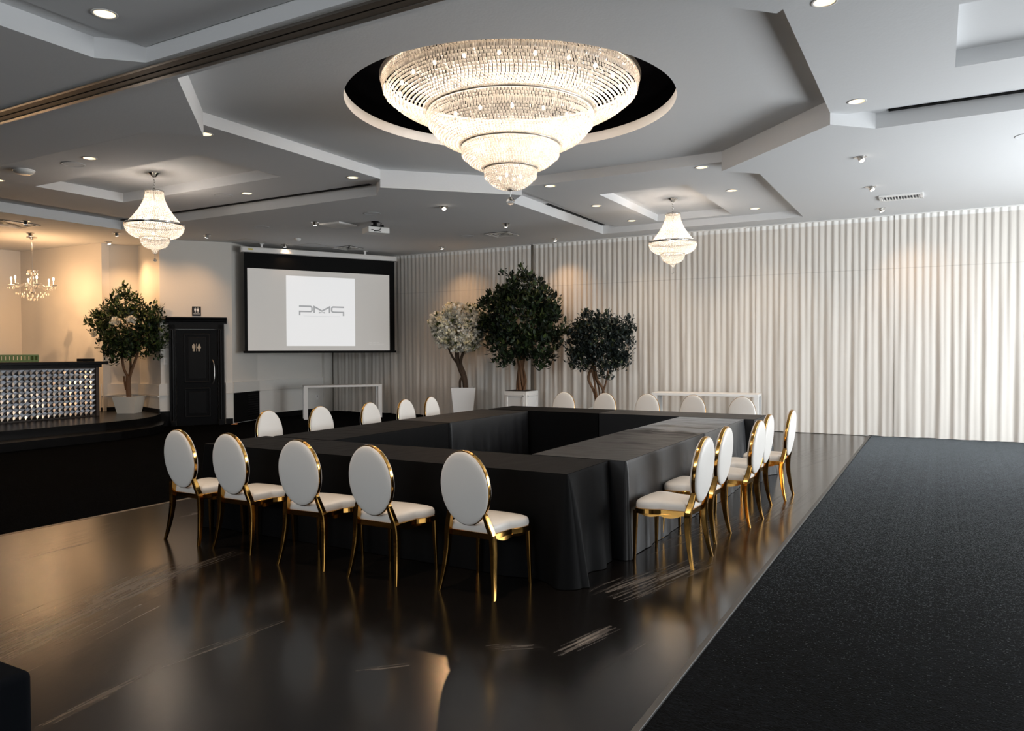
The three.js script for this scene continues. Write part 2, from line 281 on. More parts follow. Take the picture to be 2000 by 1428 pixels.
// dado: band, ledge, lower panel and black skirting on the left walls
{
  const band = [], ledge = [], low = [], skirt = [];
  const run = (a, b, top, fy, t0, t1, o) => { band.push(along(a, b, top - 0.235, top, 0.05, 0, t0, t1, o)); ledge.push(along(a, b, top - 0.262, top - 0.24, 0.075, 0, t0, t1, o)); low.push(along(a, b, fy + 0.13, top - 0.262, 0.045, 0, t0, t1, o)); skirt.push(along(a, b, 0, fy + 0.13, 0.06, 0, t0, t1, o)); };
  const sets = [[C2, C3, 0.9, 0.25, 0, 1, 0], [C3, P0, 0.9, 0.25, 0, 1, 0.03], [P0, P1, 0.93, 0.2, 0, 0.13, 0.02], [P0, P1, 0.93, 0, 0.9, 1, 0.0], [P2, P3, 0.93, 0, 0, 1, 0.0]];
  for (const s of sets) run(...s);
  band.push(along(P1, P2, 0.695, 0.93, 0.05, 0, 0, 1, 0.02));
  struct('trim_4', clean(band), M.trim); struct('trim_5', clean(ledge), M.trim); struct('trim_6', clean(low), M.trim); struct('baseboard_left', clean(skirt), M.blackTrim);
  struct('wall_pilaster', along(P2, P3, 0, HL, 0.09, 0, 0.93, 1.02), M.wall);
}
{
  const t = thing('vent_cabinet', 'low black louvred vent panel set under the dado beside the door', 'vent', [0, 0, 0]);
  part('cabinet', along(P1, P2, 0.02, 0.69, 0.05, 0, 0.03, 0.99), M.black, t);
  for (let i = 0; i < 10; i++) part('louvre', along(P1, P2, 0.1 + i * 0.055, 0.125 + i * 0.055, 0.062, 0, 0.5, 0.92), M.blackTrim, t);
}

// ---------------------------------------------------------------- the restroom door
const wallAngle = Math.atan2(P1[1] - P0[1], P1[0] - P0[0]);
const onWall = (t, y, out) => { const dx = P1[0] - P0[0], dz = P1[1] - P0[1], L = Math.hypot(dx, dz); return [P0[0] + dx * t - dz / L * out, y, P0[1] + dz * t + dx / L * out]; };
function figures(c, x, y, s, colour, bar) {
  c.fillStyle = colour;
  const head = (cx) => { c.beginPath(); c.arc(cx, y + s * 0.09, s * 0.085, 0, 7); c.fill(); };
  const ml = x - s * 0.26, fr = x + s * 0.26; head(ml); head(fr);
  c.fillRect(ml - s * 0.19, y + s * 0.2, s * 0.38, s * 0.12); c.fillRect(ml - s * 0.19, y + s * 0.2, s * 0.075, s * 0.4); c.fillRect(ml + s * 0.115, y + s * 0.2, s * 0.075, s * 0.4); c.fillRect(ml - s * 0.105, y + s * 0.2, s * 0.21, s * 0.42); c.fillRect(ml - s * 0.1, y + s * 0.6, s * 0.085, s * 0.4); c.fillRect(ml + s * 0.015, y + s * 0.6, s * 0.085, s * 0.4);
  c.beginPath(); c.moveTo(fr - s * 0.1, y + s * 0.2); c.lineTo(fr + s * 0.1, y + s * 0.2); c.lineTo(fr + s * 0.24, y + s * 0.52); c.lineTo(fr + s * 0.16, y + s * 0.56); c.lineTo(fr + s * 0.17, y + s * 0.68); c.lineTo(fr - s * 0.17, y + s * 0.68); c.lineTo(fr - s * 0.16, y + s * 0.56); c.lineTo(fr - s * 0.24, y + s * 0.52); c.closePath(); c.fill();
  c.fillRect(fr - s * 0.09, y + s * 0.6, s * 0.075, s * 0.4); c.fillRect(fr + s * 0.015, y + s * 0.6, s * 0.075, s * 0.4);
  if (bar) c.fillRect(x - s * 0.025, y, s * 0.05, s);
}
{
  const W = 1.12, d = struct('door_1'); d.position.set(...onWall(0.5, 0, 0)); d.rotation.y = -wallAngle;
  part('door_frame', clean([rb(0.13, 2.22, 0.12, -W / 2 + 0.065, 1.11, 0.05), rb(0.13, 2.22, 0.12, W / 2 - 0.065, 1.11, 0.05), rb(W, 0.16, 0.12, 0, 2.2, 0.05)]), M.blackTrim, d);
  for (const s of [-1, 1]) part('half_column', clean([cyl(0.028, 0.028, 2.0, s * (W / 2 - 0.075), 1.1, 0.11, 14), rb(0.1, 0.12, 0.07, s * (W / 2 - 0.075), 0.06, 0.12)]), M.blackTrim, d);
  const crown = new THREE.Shape([[0, 0], [0.10, 0], [0.10, 0.03], [0.125, 0.05], [0.13, 0.075], [0.16, 0.085], [0.18, 0.12], [0.18, 0.14], [0, 0.14]].map((p) => new THREE.Vector2(...p)));
  const cg = new THREE.ExtrudeGeometry(crown, { depth: W + 0.12, bevelEnabled: false }); cg.rotateY(-Math.PI / 2); cg.translate(W / 2 + 0.06, 2.24, 0.0);
  part('crown_moulding', cg, M.blackTrim, d);
  const leaf = part('door_leaf', rb(W - 0.28, 2.1, 0.05, 0, 1.06, 0.035, 0.004), phy({ color: lin(0.003, 0.003, 0.0035), roughness: 0.4, specularIntensity: 0.25 }), d);
  const frameOf = (w, h, y) => clean([rb(0.035, h, 0.022, -w / 2, y, 0.066, 0.009), rb(0.035, h, 0.022, w / 2, y, 0.066, 0.009), rb(w, 0.035, 0.022, 0, y - h / 2, 0.066, 0.009), rb(w, 0.035, 0.022, 0, y + h / 2, 0.066, 0.009), rb(w - 0.14, h - 0.14, 0.014, 0, y, 0.062, 0.006)]);
  part('moulded_panel', frameOf(0.5, 1.05, 1.48), M.blackTrim, leaf); part('moulded_panel', frameOf(0.5, 0.62, 0.5), M.blackTrim, leaf);
  part('door_handle', tube([[0.31, 0.9, 0.06], [0.335, 0.95, 0.12], [0.352, 1.17, 0.14], [0.335, 1.39, 0.12], [0.31, 1.44, 0.06]], 0.013, 30, 10), M.nickel, leaf, 'long bowed brushed steel pull handle');
  // brass-coloured figures cut from plate
  const fig = new THREE.Group();
  const sh = (pts) => new THREE.ExtrudeGeometry(new THREE.Shape(pts.map((p) => new THREE.Vector2(...p))), { depth: 0.008, bevelEnabled: false });
  const s = 0.17, man = [[-0.19, 0.8], [0.19, 0.8], [0.19, 0.4], [0.11, 0.4], [0.11, 0], [0.015, 0], [0.015, 0.38], [-0.015, 0.38], [-0.015, 0], [-0.11, 0], [-0.11, 0.4], [-0.19, 0.4]], woman = [[-0.1, 0.8], [0.1, 0.8], [0.24, 0.46], [0.17, 0.42], [0.17, 0.32], [0.1, 0.3], [0.1, 0], [0.015, 0], [0.015, 0.3], [-0.015, 0.3], [-0.015, 0], [-0.1, 0], [-0.1, 0.3], [-0.17, 0.32], [-0.17, 0.42], [-0.24, 0.46]];
  const mk = (pts, x) => { const g = sh(pts.map(([a, b]) => [a * s + x, b * s])); const hd = new THREE.CylinderGeometry(0.085 * s, 0.085 * s, 0.008, 16).rotateX(Math.PI / 2).translate(x, 0.9 * s, 0.004); return clean([g, hd]).translate(-0.01, 1.63, 0.074); };
  const brass = std({ color: lin(0.5, 0.42, 0.32), metalness: 0.3, roughness: 0.5 });
  part('symbol', mk(man, -0.055), brass, leaf, 'pale man symbol'); part('symbol', mk(woman, 0.055), brass, leaf, 'pale woman symbol'); part('symbol', bx(0.009, 0.17, 0.008, -0.01, 1.715, 0.078), brass, leaf);
  // sign above the door
  const sg = thing('restroom_sign', 'small black restroom sign with two white figures above the black door', 'sign', onWall(0.5, 2.515, 0.012), -wallAngle);
  part('sign_plate', rb(0.18, 0.205, 0.016, 0, 0, 0, 0.003), M.black, sg);
  const st = canvasTex(256, 292, (c, w, h) => { c.fillStyle = '#0a0b12'; c.fillRect(0, 0, w, h); figures(c, w / 2, 28, 160, '#f2f2f2'); c.fillStyle = '#e8e8e8'; c.font = 'bold 36px sans-serif'; c.textAlign = 'center'; c.fillText('RESTROOM', w / 2, 248); });
  part('sign_print', new THREE.PlaneGeometry(0.17, 0.195).translate(0, 0, 0.0085), std({ map: st, roughness: 0.5 }), sg);
  const sw = thing('light_switch', 'white light switch plate on the wall left of the black door', 'switch', onWall(0.065, 1.42, 0.004), -wallAngle);
  part('plate', rb(0.08, 0.15, 0.012, 0, 0, 0, 0.003), M.white, sw); part('rocker', rb(0.034, 0.07, 0.012, 0, 0, 0.006, 0.003), M.trim, sw);
}
{
  const L = P2, dx = P3[0] - P2[0], dz = P3[1] - P2[1];
  const o = thing('wall_outlet', 'small wall socket under the dado near the left end of the curtain', 'outlet', [L[0] + dx * 0.83 + 0.052, 0.42, L[1] + dz * 0.83], -Math.atan2(dz, dx));
  part('plate', rb(0.09, 0.13, 0.012, 0, 0, 0, 0.003), M.white, o); part('socket', clean([bx(0.03, 0.03, 0.008, 0, 0.03, 0.004)]), M.black, o);
}

// ---------------------------------------------------------------- sheer curtains on the back wall
function curtainPanel(x0, x1, seed, label, opt = {}) {
  const r = rng(seed), step = 0.012, nx = Math.round((x1 - x0) / step), ny = 18, yTop = 4.035, pleat = 0.118, z0 = -15.42;
  const ph = r() * 6, low = []; for (let i = 0; i < 40; i++) low.push([r(), r()]);
  const fold = (x, t) => {
    const u = (x - x0) / pleat * Math.PI * 2 + ph + 0.9 * noise.noise(x * 2.2, seed, 0.3);
    const top = Math.sin(u) * 0.0105 + Math.sin(2 * u + 0.6) * 0.002;
    const w = x * 1.0 + (opt.sway || 0) * t * 0.2 + 0.03 * noise.noise(x * 1.4, t * 1.2, seed);
    const bot = 0.028 * noise.noise(w * 4.6, seed * 1.7, t * 0.5) * 1.5 + 0.010 * Math.sin(w / pleat * Math.PI * 1.02 + 3 * noise.noise(w * 1.6, seed, 2)) + 0.006 * Math.sin(u);
    const k = Math.min(1, Math.max(0, t * 1.25)), s = k * k * (3 - 2 * k); return top * (1 - s) + bot * s + 0.01 * noise.noise(x * 9, t * 3, 4);
  };
  const pos = [], idx = [], uv = [];
  for (let j = 0; j <= ny; j++) for (let i = 0; i <= nx; i++) {
    const t = j / ny, x = x0 + (x1 - x0) * i / nx, hem = 0.022 + 0.018 * noise.noise(x * 3.1, seed, 7);
    pos.push(x + 0.018 * noise.noise(x * 2.3, t * 2, seed) * t + (opt.sway || 0) * t * t * 0.35, yTop + (hem - yTop) * t, z0 + fold(x, t)); uv.push(x, t * 4);
  }
  for (let j = 0; j < ny; j++) for (let i = 0; i < nx; i++) { const a = j * (nx + 1) + i, b = a + nx + 1; idx.push(a, b, a + 1, a + 1, b, b + 1); }
  const mk = (p) => { const g = new THREE.BufferGeometry(); g.setAttribute('position', new THREE.Float32BufferAttribute(p[0], 3)); g.setAttribute('uv', new THREE.Float32BufferAttribute(p[1], 2)); g.setIndex(p[2]); g.computeVertexNormals(); return g; };
  const c = thing('curtain', label, 'curtain');
  part('fabric', mk([pos, uv, idx]), M.curtain, c);
  const strip = (ya, yb, off) => { const p = [], q = [], k = []; for (let i = 0; i <= nx; i++) { const x = x0 + (x1 - x0) * i / nx; for (const y of [ya, yb]) { const t = (yTop - y) / (yTop - 0.02); p.push(x + 0.018 * noise.noise(x * 2.3, t * 2, seed) * t + (opt.sway || 0) * t * t * 0.35, y, z0 + fold(x, t) + off); q.push(x, y); } } for (let i = 0; i < nx; i++) { const a = 2 * i; k.push(a, a + 1, a + 2, a + 2, a + 1, a + 3); } return mk([p, q, k]); };
  part('heading_tape', strip(4.042, 3.965, 0.004), M.curtainTape, c); part('seam', strip(3.093, 3.078, 0.003), M.seam, c);
  part('rail', rb(x1 - x0, 0.02, 0.05, (x0 + x1) / 2, 4.05, z0, 0.004), M.white, c);
  return c;
}
curtainPanel(-14.22, -8.19, 3, 'sheer cream curtain behind the screen and white blossom tree, leftmost panel', { sway: 0.0 });
curtainPanel(-8.12, -3.15, 5, 'sheer cream curtain behind the two rightmost green trees and white side table');
curtainPanel(-3.145, -0.705, 8, 'pale sheer curtain panel ending above the right edge of the dance floor');
curtainPanel(-0.70, 4.2, 9, 'brightest sheer white curtain panel hanging over the dark carpet at right');

// ---------------------------------------------------------------- raised bar platform and bar
{
  const edge = (o) => [[-19.5, 4], [-13.6 + o, 4], [-13.62 + o, -7.6], [-13.62 + o * 0.95, -8.6], [-13.72 + o * 0.8, -9.3], [-14.0 + o * 0.6, -9.85], [-14.42 + o * 0.3, -10.3], [-14.78, -10.62], [-16.2, -11.1], [-16.6, -10.3], [-19.5, -10.2]];
  const p = struct('floor_5'); p.name = 'platform_floor';
  part('step', slab(edge(0.5), 0, 0.128), M.stage, p); part('nosing', slab(edge(0.525), 0.128, 0.15), M.stage, p);
  part('step', slab(edge(0), 0.15, 0.275), M.stage, p); part('nosing', slab(edge(0.03), 0.275, 0.3), M.stage, p);
}
{
  const b = thing('bar_counter', 'bar counter clad in silver faceted tiles with black top, at far left', 'bar', [-15.15, 0.3, -7.9]);
  part('cabinet', bx(0.6, 1.04, 3.1, -0.32, 0.52, 0.06), M.wood, b); part('end_post', rb(0.62, 1.04, 0.07, -0.30, 0.52, -1.5), M.wood, b);
  part('counter_top', rb(0.8, 0.06, 3.45, -0.28, 1.1, 0.05, 0.012), M.blackTrim, b); part('fascia', rb(0.68, 0.07, 3.25, -0.3, 1.045, 0.05), M.blackTrim, b);
  const s = 0.106, h = 0.062;
  const tg = (k0, k = k0 * 0.25) => { const v = [[0, 0, 0], [s, 0, 0], [s, s, 0], [0, s, 0]], hgt = [h, 0, h, 0]; const P = v.map(([a, c], i) => [hgt[i], c, -a]); const m = [h * (0.62 + 0.2 * k), s * (0.5 + 0.07 * k), -s * (0.5 - 0.07 * k)]; const q = [h * 0.35, s * 0.28, -s * 0.74]; const T = [[P[0], P[1], q], [P[1], P[2], q], [P[2], m, q], [m, P[0], q], [P[2], P[3], m], [P[3], P[0], m]].flat(2); const g = new THREE.BufferGeometry(); g.setAttribute('position', new THREE.Float32BufferAttribute(T, 3)); g.computeVertexNormals(); g.setAttribute('uv', new THREE.Float32BufferAttribute(new Float32Array(T.length / 3 * 2), 2)); return g; };
  const gs = [tg(-1), tg(0), tg(1)], r = rng(4);
  for (let i = 0; i < 26; i++) for (let j = 0; j < 9; j++) { const m = part('tile', gs[Math.floor(r() * 3)], M.tileSilver, b); m.position.set(0.0, 0.03 + j * s, -1.42 + (i + 1) * s); m.name = i + j ? `tile_${String(i * 9 + j).padStart(3, '0')}` : 'tile'; }
  const c = thing('wire_basket', 'long green slatted basket standing on the bar counter', 'basket', [-15.3, 1.435, -7.75]);
  part('base', rb(0.24, 0.012, 1.0, 0, 0.006, 0), M.green, c);
  for (const sx of [-1, 1]) { const g = []; for (let i = 0; i <= 14; i++) g.push(bx(0.01, 0.12, 0.028, sx * 0.115, 0.06, -0.49 + i * 0.07)); g.push(bx(0.012, 0.03, 1.0, sx * 0.115, 0.125, 0), bx(0.012, 0.025, 1.0, sx * 0.115, 0.02, 0)); part('side_lattice', clean(g), M.green, c); }
  for (const sz of [-1, 1]) part('end_panel', rb(0.24, 0.13, 0.012, 0, 0.07, sz * 0.495, 0.004), M.green, c);
  const k = thing('black_box', 'small black box at the right end of the bar counter', 'box', [-15.3, 1.43, -9.25]);
  part('body', rb(0.2, 0.045, 0.26, 0, 0.023, 0, 0.006), M.black, k); part('lid', rb(0.2, 0.014, 0.26, 0, 0.052, 0, 0.004), M.blackTrim, k);
}

// ---------------------------------------------------------------- projection screen and projector
{
  const Ax = -13.57, Az = -11.77, ux = 0.487, uz = -0.873, L = 3.70;
  const s = thing('projection_screen', 'wide pull-down projection screen with black border showing a grey logo', 'screen', [Ax, 0, Az], -Math.atan2(uz, ux));
  const q = (w, h, d, x, y, z, r) => rb(w, h, d, x, y, z, r);
  const hs = part('housing', rb(L, 0.125, 0.13, L / 2, 3.91, 0, 0.03, 4), M.white, s);
  part('warning_label', bx(0.1, 0.035, 0.002, 0.19, 3.915, 0.066), std({ color: lin(0.6, 0.5, 0.05), roughness: 0.5 }), hs, 'yellow sticker'); part('end_cap', rb(0.02, 0.13, 0.135, -0.005, 3.91, 0, 0.02), M.plastic, hs); part('end_cap', rb(0.02, 0.13, 0.135, L + 0.005, 3.91, 0, 0.02), M.plastic, hs);
  for (const x of [0.45, 2.9]) part('hanger', clean([bx(0.05, 0.1, 0.02, x, 4.01, 0), bx(0.1, 0.012, 0.08, x, 4.052, 0)]), M.white, s);
  const W = 3.60, fy0 = 1.60, fy1 = 3.86, fx = 0.06;
  part('black_border', bx(W, fy1 - fy0, 0.004, fx + W / 2, (fy0 + fy1) / 2, 0.0), M.black, s);
  const tx = canvasTex(1360, 744, (c, w, h) => {
    c.fillStyle = '#b4b0aa'; c.fillRect(0, 0, w, h);
    const x0 = 0.861 / 3.395 * w, x1 = 2.508 / 3.395 * w, y0 = 0.068 * h, y1 = 0.942 * h, sq = x1 - x0, sh = y1 - y0; c.fillStyle = '#ffffff'; c.fillRect(x0, y0, sq, sh);
    c.strokeStyle = '#9c9ea2'; c.lineJoin = 'miter'; const X = (u) => x0 + u * sq, Y = (v) => y0 + v * sh, lw = sq * 0.021; c.lineWidth = lw;
    const path = (a) => { c.beginPath(); a.forEach(([u, v], i) => i ? c.lineTo(X(u), Y(v)) : c.moveTo(X(u), Y(v))); c.stroke(); };
    const P = (f) => { c.beginPath(); c.moveTo(X(f(0.178)), Y(0.43)); c.lineTo(X(f(0.335)), Y(0.43)); c.quadraticCurveTo(X(f(0.362)), Y(0.43), X(f(0.362)), Y(0.455)); c.lineTo(X(f(0.362)), Y(0.48)); c.quadraticCurveTo(X(f(0.362)), Y(0.505), X(f(0.335)), Y(0.505)); c.lineTo(X(f(0.187)), Y(0.505)); c.lineTo(X(f(0.187)), Y(0.558)); c.stroke(); };
    P((u) => u); P((u) => 1.012 - u);
    path([[0.394, 0.522], [0.394, 0.432], [0.506, 0.492], [0.618, 0.432], [0.618, 0.522]]);
    c.fillStyle = '#9c9ea2'; c.beginPath(); [[0.463, 0.505], [0.506, 0.514], [0.549, 0.505], [0.549, 0.528], [0.506, 0.518], [0.463, 0.528]].forEach(([u, v], i) => i ? c.lineTo(X(u), Y(v)) : c.moveTo(X(u), Y(v))); c.fill();
    c.fillStyle = '#c9ccd0'; c.fillRect(X(0.24), Y(0.566), sq * 0.53, 2);
    c.fillStyle = '#dedbd6'; for (let i = 0; i < 15; i++) if (i % 6 !== 5) c.fillRect(w * (0.842 + i * 0.0052), h * 0.893, 4, 5); for (let i = 0; i < 26; i++) if (i % 7 !== 6) c.fillRect(w * (0.842 + i * 0.0044), h * 0.914, 4, 3);
  });
  part('projected_picture', new THREE.PlaneGeometry(3.395, 1.86).translate(0.127 + 3.395 / 2, 2.57, 0.003), std({ color: lin(0.3, 0.3, 0.3), roughness: 0.9, emissive: 0xffffff, emissiveMap: tx, emissiveIntensity: 0.62 }), s);
  part('weight_bar', rb(W + 0.06, 0.05, 0.05, fx + W / 2, 1.61, 0, 0.012), M.black, s);

  const p = thing('projector', 'white projector hanging from the ceiling with black mount and cable', 'projector', [-9.25, 3.83, -11.2], Math.atan2(0.873, 0.487));
  part('case', rb(0.42, 0.11, 0.32, 0, 0.055, 0, 0.014, 3), M.plastic, p);
  part('port_panel', clean([bx(0.05, 0.012, 0.004, -0.13, 0.045, 0.161), bx(0.03, 0.02, 0.004, -0.09, 0.03, 0.161), bx(0.02, 0.014, 0.004, -0.04, 0.025, 0.161), bx(0.02, 0.03, 0.004, 0.0, 0.03, 0.161), bx(0.02, 0.014, 0.004, 0.03, 0.025, 0.161)]), M.black, p);
  part('lens', cyl(0.045, 0.045, 0.05, 0, 0, 0).rotateX(Math.PI / 2).translate(0.06, 0.055, -0.175), M.blackTrim, p);
  part('mount', clean([bx(0.2, 0.03, 0.2, -0.02, 0.125, 0), cyl(0.035, 0.035, 0.1, -0.02, 0.175, 0), cyl(0.07, 0.07, 0.016, -0.02, 0.222, 0), bx(0.3, 0.014, 0.03, 0, 0.12, 0.06), bx(0.03, 0.05, 0.16, 0.11, 0.14, 0)]), M.black, p);
  part('cable', tube([[0.03, 0.225, 0.03], [0.06, 0.18, 0.12], [0.02, 0.14, 0.17], [0.03, 0.08, 0.185], [-0.03, 0.035, 0.18], [-0.09, 0.03, 0.163]], 0.006, 30, 6), M.black, p);
}

// ---------------------------------------------------------------- tablecloths over the square of tables
const bell = (q) => Math.exp(-q * q);
function clothGeometry(x0, x1, z0, z1, seed, o) {
  const r = rng(seed), H = o.h || 0.765, pts = [], rc = 0.012, st = 0.03;   // walk the edge: front (+z), right (+x), back (-z), left (-x)
  const side = (ax, az, bx_, bz, nx, nz, id) => { const L = Math.hypot(bx_ - ax, bz - az), n = Math.ceil(L / st); for (let i = 0; i < n; i++) pts.push({ x: ax + (bx_ - ax) * i / n, z: az + (bz - az) * i / n, nx, nz, id, d0: L * i / n, d1: L * (1 - i / n) }); };
  const corner = (cx, cz, a0, id) => { for (let i = 0; i < 8; i++) { const a = a0 - Math.PI / 2 * (i / 8); pts.push({ x: cx + rc * Math.cos(a), z: cz + rc * Math.sin(a), nx: Math.cos(a), nz: Math.sin(a), id, d0: 0, d1: 0, corner: true }); } };
  side(x0 + rc, z1, x1 - rc, z1, 0, 1, 'f'); corner(x1 - rc, z1 - rc, Math.PI / 2, 'fr'); side(x1, z1 - rc, x1, z0 + rc, 1, 0, 'r'); corner(x1 - rc, z0 + rc, 0, 'rb'); side(x1 - rc, z0, x0 + rc, z0, 0, -1, 'b'); corner(x0 + rc, z0 + rc, -Math.PI / 2, 'bl'); side(x0, z0 + rc, x0, z1 - rc, -1, 0, 'l'); corner(x0 + rc, z1 - rc, Math.PI, 'lf');
  const flare = Object.assign({ f: 0.05, r: 0.05, b: 0.05, l: 0.05 }, o.flare || {}), cone = Object.assign({ fr: 0, rb: 0, bl: 0, lf: 0 }, o.cone || {}), names = { f: ['lf', 'fr'], r: ['fr', 'rb'], b: ['rb', 'bl'], l: ['bl', 'lf'] };
  const phase = r() * 10, rows = 16, N = pts.length, pos = [], uv = [], idx = []; let s = 0;
  pts.forEach((p, i) => { p.s = s; const q = pts[(i + 1) % N]; s += Math.hypot(q.x - p.x, q.z - p.z); });
  const prof = [0, 0.012, 0.03]; for (let j = 3; j <= rows; j++) prof.push(0.03 + 0.97 * (j - 2) / (rows - 2));
  for (let j = 0; j <= rows; j++) pts.forEach((p) => {
    const t = prof[j];
    let fl, cn = 0, fold = 0;
    if (p.corner) { fl = Math.min(flare[p.id[0]], flare[p.id[1]]); cn = cone[p.id]; }
    else {
      fl = flare[p.id]; const [ca, cb] = names[p.id];
      const g = (d, c) => cone[c] * (Math.exp(-((d / 0.10) ** 2)) - 0.28 * Math.exp(-(((d - 0.27) / 0.1) ** 2)) + 0.22 * Math.exp(-(((d - 0.46) / 0.09) ** 2)));
      cn = g(p.d0, ca) + g(p.d1, cb);
      const edge = Math.min(1, Math.min(p.d0, p.d1) / 0.15);
      fold = edge * Math.min(1, fl / 0.03) * (0.024 * noise.noise(p.s * 4.6 + phase, t * 0.8, seed) + 0.015 * noise.noise(p.s * 11 + phase, t * 1.3, seed + 3) + 0.006 * Math.sin(p.s * 30 + phase + 2 * noise.noise(p.s * 3, 0, seed)));
    }
    const fk = Math.min(1, fl / 0.02), edge0 = 0.006 * fk * (1 - Math.exp(-t * 40)), out = edge0 + Math.pow(t, 0.8) * fl + Math.pow(t, 0.85) * cn + t * fold;
    const hem = 0.006 + (o.hem || 0) + 0.010 * (1 + noise.noise(p.s * 2.2, seed, 1)) - Math.min(0.01, cn * 0.05), crease = 0.0025 * Math.exp(-(((t - 0.52) / 0.012) ** 2)) + 0.003 * bell((((p.s * 1.02) % 0.62) - 0.31) / 0.012) * Math.min(1, t * 4);
    const cz_ = crease * fk; pos.push(p.x + p.nx * (out + cz_), Math.max(0.016, H - 0.002 - (H - hem) * t), p.z + p.nz * (out + cz_)); uv.push(p.s, H * t);
  });
  for (let j = 0; j < rows; j++) for (let i = 0; i < N; i++) { const a = j * N + i, b = j * N + (i + 1) % N, c = a + N, d = b + N; idx.push(a, c, b, b, c, d); }
  // top with soft rucks
  const nx = Math.ceil((x1 - x0) / 0.02), nz = Math.ceil((z1 - z0) / 0.02), base = pos.length / 3, W = o.wrinkle || 0.0025, along_ = (x1 - x0) > (z1 - z0);
  for (let j = 0; j <= nz; j++) for (let i = 0; i <= nx; i++) {
    const x = x0 + (x1 - x0) * i / nx, z = z0 + (z1 - z0) * j / nz, e = Math.min(1, Math.min(i, nx - i, j, nz - j) / 3), u = along_ ? x : z, v = along_ ? z : x;
    const cr = bell((((u * 1.0 + seed * 0.37) % 0.5 + 0.5) % 0.5 - 0.25) / 0.01) + bell((v - (along_ ? (z0 + z1) : (x0 + x1)) / 2) / 0.008);
    const ruck = (o.rucks || []).reduce((q, [c, w, k]) => q + k * Math.exp(-(((u - c - 0.06 * noise.noise(v * 3, c, 2)) / w) ** 2)) * (0.55 + 0.9 * noise.noise(v * 3.2, c * 3, 5)), 0);
    const wr = W * (1.6 * noise.noise(u * 7 + 0.6 * noise.noise(v * 5, u * 2, 1), v * 1.6, seed) + 0.8 * noise.noise(u * 19, v * 4, seed + 1));
    pos.push(x, H + 0.0005 + e * (wr + 0.0016 * cr + Math.max(-0.002, ruck)), z); uv.push(u, v);
  }
  for (let j = 0; j < nz; j++) for (let i = 0; i < nx; i++) { const a = base + j * (nx + 1) + i, b = a + nx + 1; idx.push(a, b, a + 1, a + 1, b, b + 1); }
  const g = new THREE.BufferGeometry(); g.setAttribute('position', new THREE.Float32BufferAttribute(pos, 3)); g.setAttribute('uv', new THREE.Float32BufferAttribute(uv, 2)); g.setIndex(idx); g.computeVertexNormals(); return g;
}
const TG = 'cloth-covered tables set in a hollow square';
function cloth(x0, x1, z0, z1, seed, mat, label, o) {
  const cx = (x0 + x1) / 2, cz = (z0 + z1) / 2, g = clothGeometry(x0, x1, z0, z1, seed, o); g.translate(-cx, 0, -cz);
  return solo('tablecloth', g, mat, label, 'tablecloth', [cx, 0, cz], 0, TG);
}
// front pair
cloth(-5.85, -4.06, -5.36, -4.635, 1, M.clothBlack, 'black floor-length tablecloth on the left half of the front table row', { flare: { r: 0, b: 0.0, l: 0.05, f: 0.008 }, cone: { lf: 0.06 } });
cloth(-4.05, -2.185, -5.365, -4.63, 2, M.clothBlack, 'black floor-length tablecloth with flared corner at the right end of the front row', { flare: { l: 0, b: 0.0, r: 0.04, f: 0.01 }, cone: { fr: 0.11, rb: 0 }, h: 0.767, wrinkle: 0.002 });
// left pair
cloth(-5.77, -5.0, -7.36, -5.38, 3, M.clothBlack, 'black tablecloth on the near half of the left table row', { flare: { f: 0, b: 0.0, l: 0.015, r: 0.03 } });
cloth(-5.765, -5.0, -9.32, -7.37, 4, M.clothNavy, 'dark charcoal tablecloth on the far half of the left table row', { flare: { f: 0, b: 0, l: 0.015, r: 0.03 }, h: 0.766 });
// right pair
cloth(-2.86, -2.055, -7.58, -5.39, 5, M.clothDark, 'wrinkled black tablecloth on the near half of the right table row', { flare: { f: 0, b: 0, r: 0.018, l: 0.03 }, cone: { fr: 0.02 }, wrinkle: 0.0055, rucks: [[-7.44, 0.022, 0.026], [-7.33, 0.03, 0.02], [-7.12, 0.035, 0.014], [-6.8, 0.04, 0.014], [-6.45, 0.05, 0.010], [-6.0, 0.06, 0.008]], h: 0.768 });
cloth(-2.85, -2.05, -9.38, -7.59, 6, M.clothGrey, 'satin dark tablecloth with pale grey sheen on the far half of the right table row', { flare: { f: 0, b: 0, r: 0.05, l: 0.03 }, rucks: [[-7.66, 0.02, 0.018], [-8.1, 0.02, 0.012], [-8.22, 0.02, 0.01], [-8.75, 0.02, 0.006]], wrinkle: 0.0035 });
// far pair
cloth(-5.70, -3.98, -10.12, -9.40, 7, M.clothBlack, 'black tablecloth on the left half of the far table row', { flare: { f: 0.0, r: 0, b: 0.03, l: 0.04 }, cone: { bl: 0.1 } });
cloth(-3.97, -1.93, -10.12, -9.40, 8, M.clothNavy, 'charcoal tablecloth on the right half of the far table row', { flare: { f: 0.0, l: 0, b: 0.03, r: 0.05 }, cone: { rb: 0.1, fr: 0.03 }, h: 0.766 });

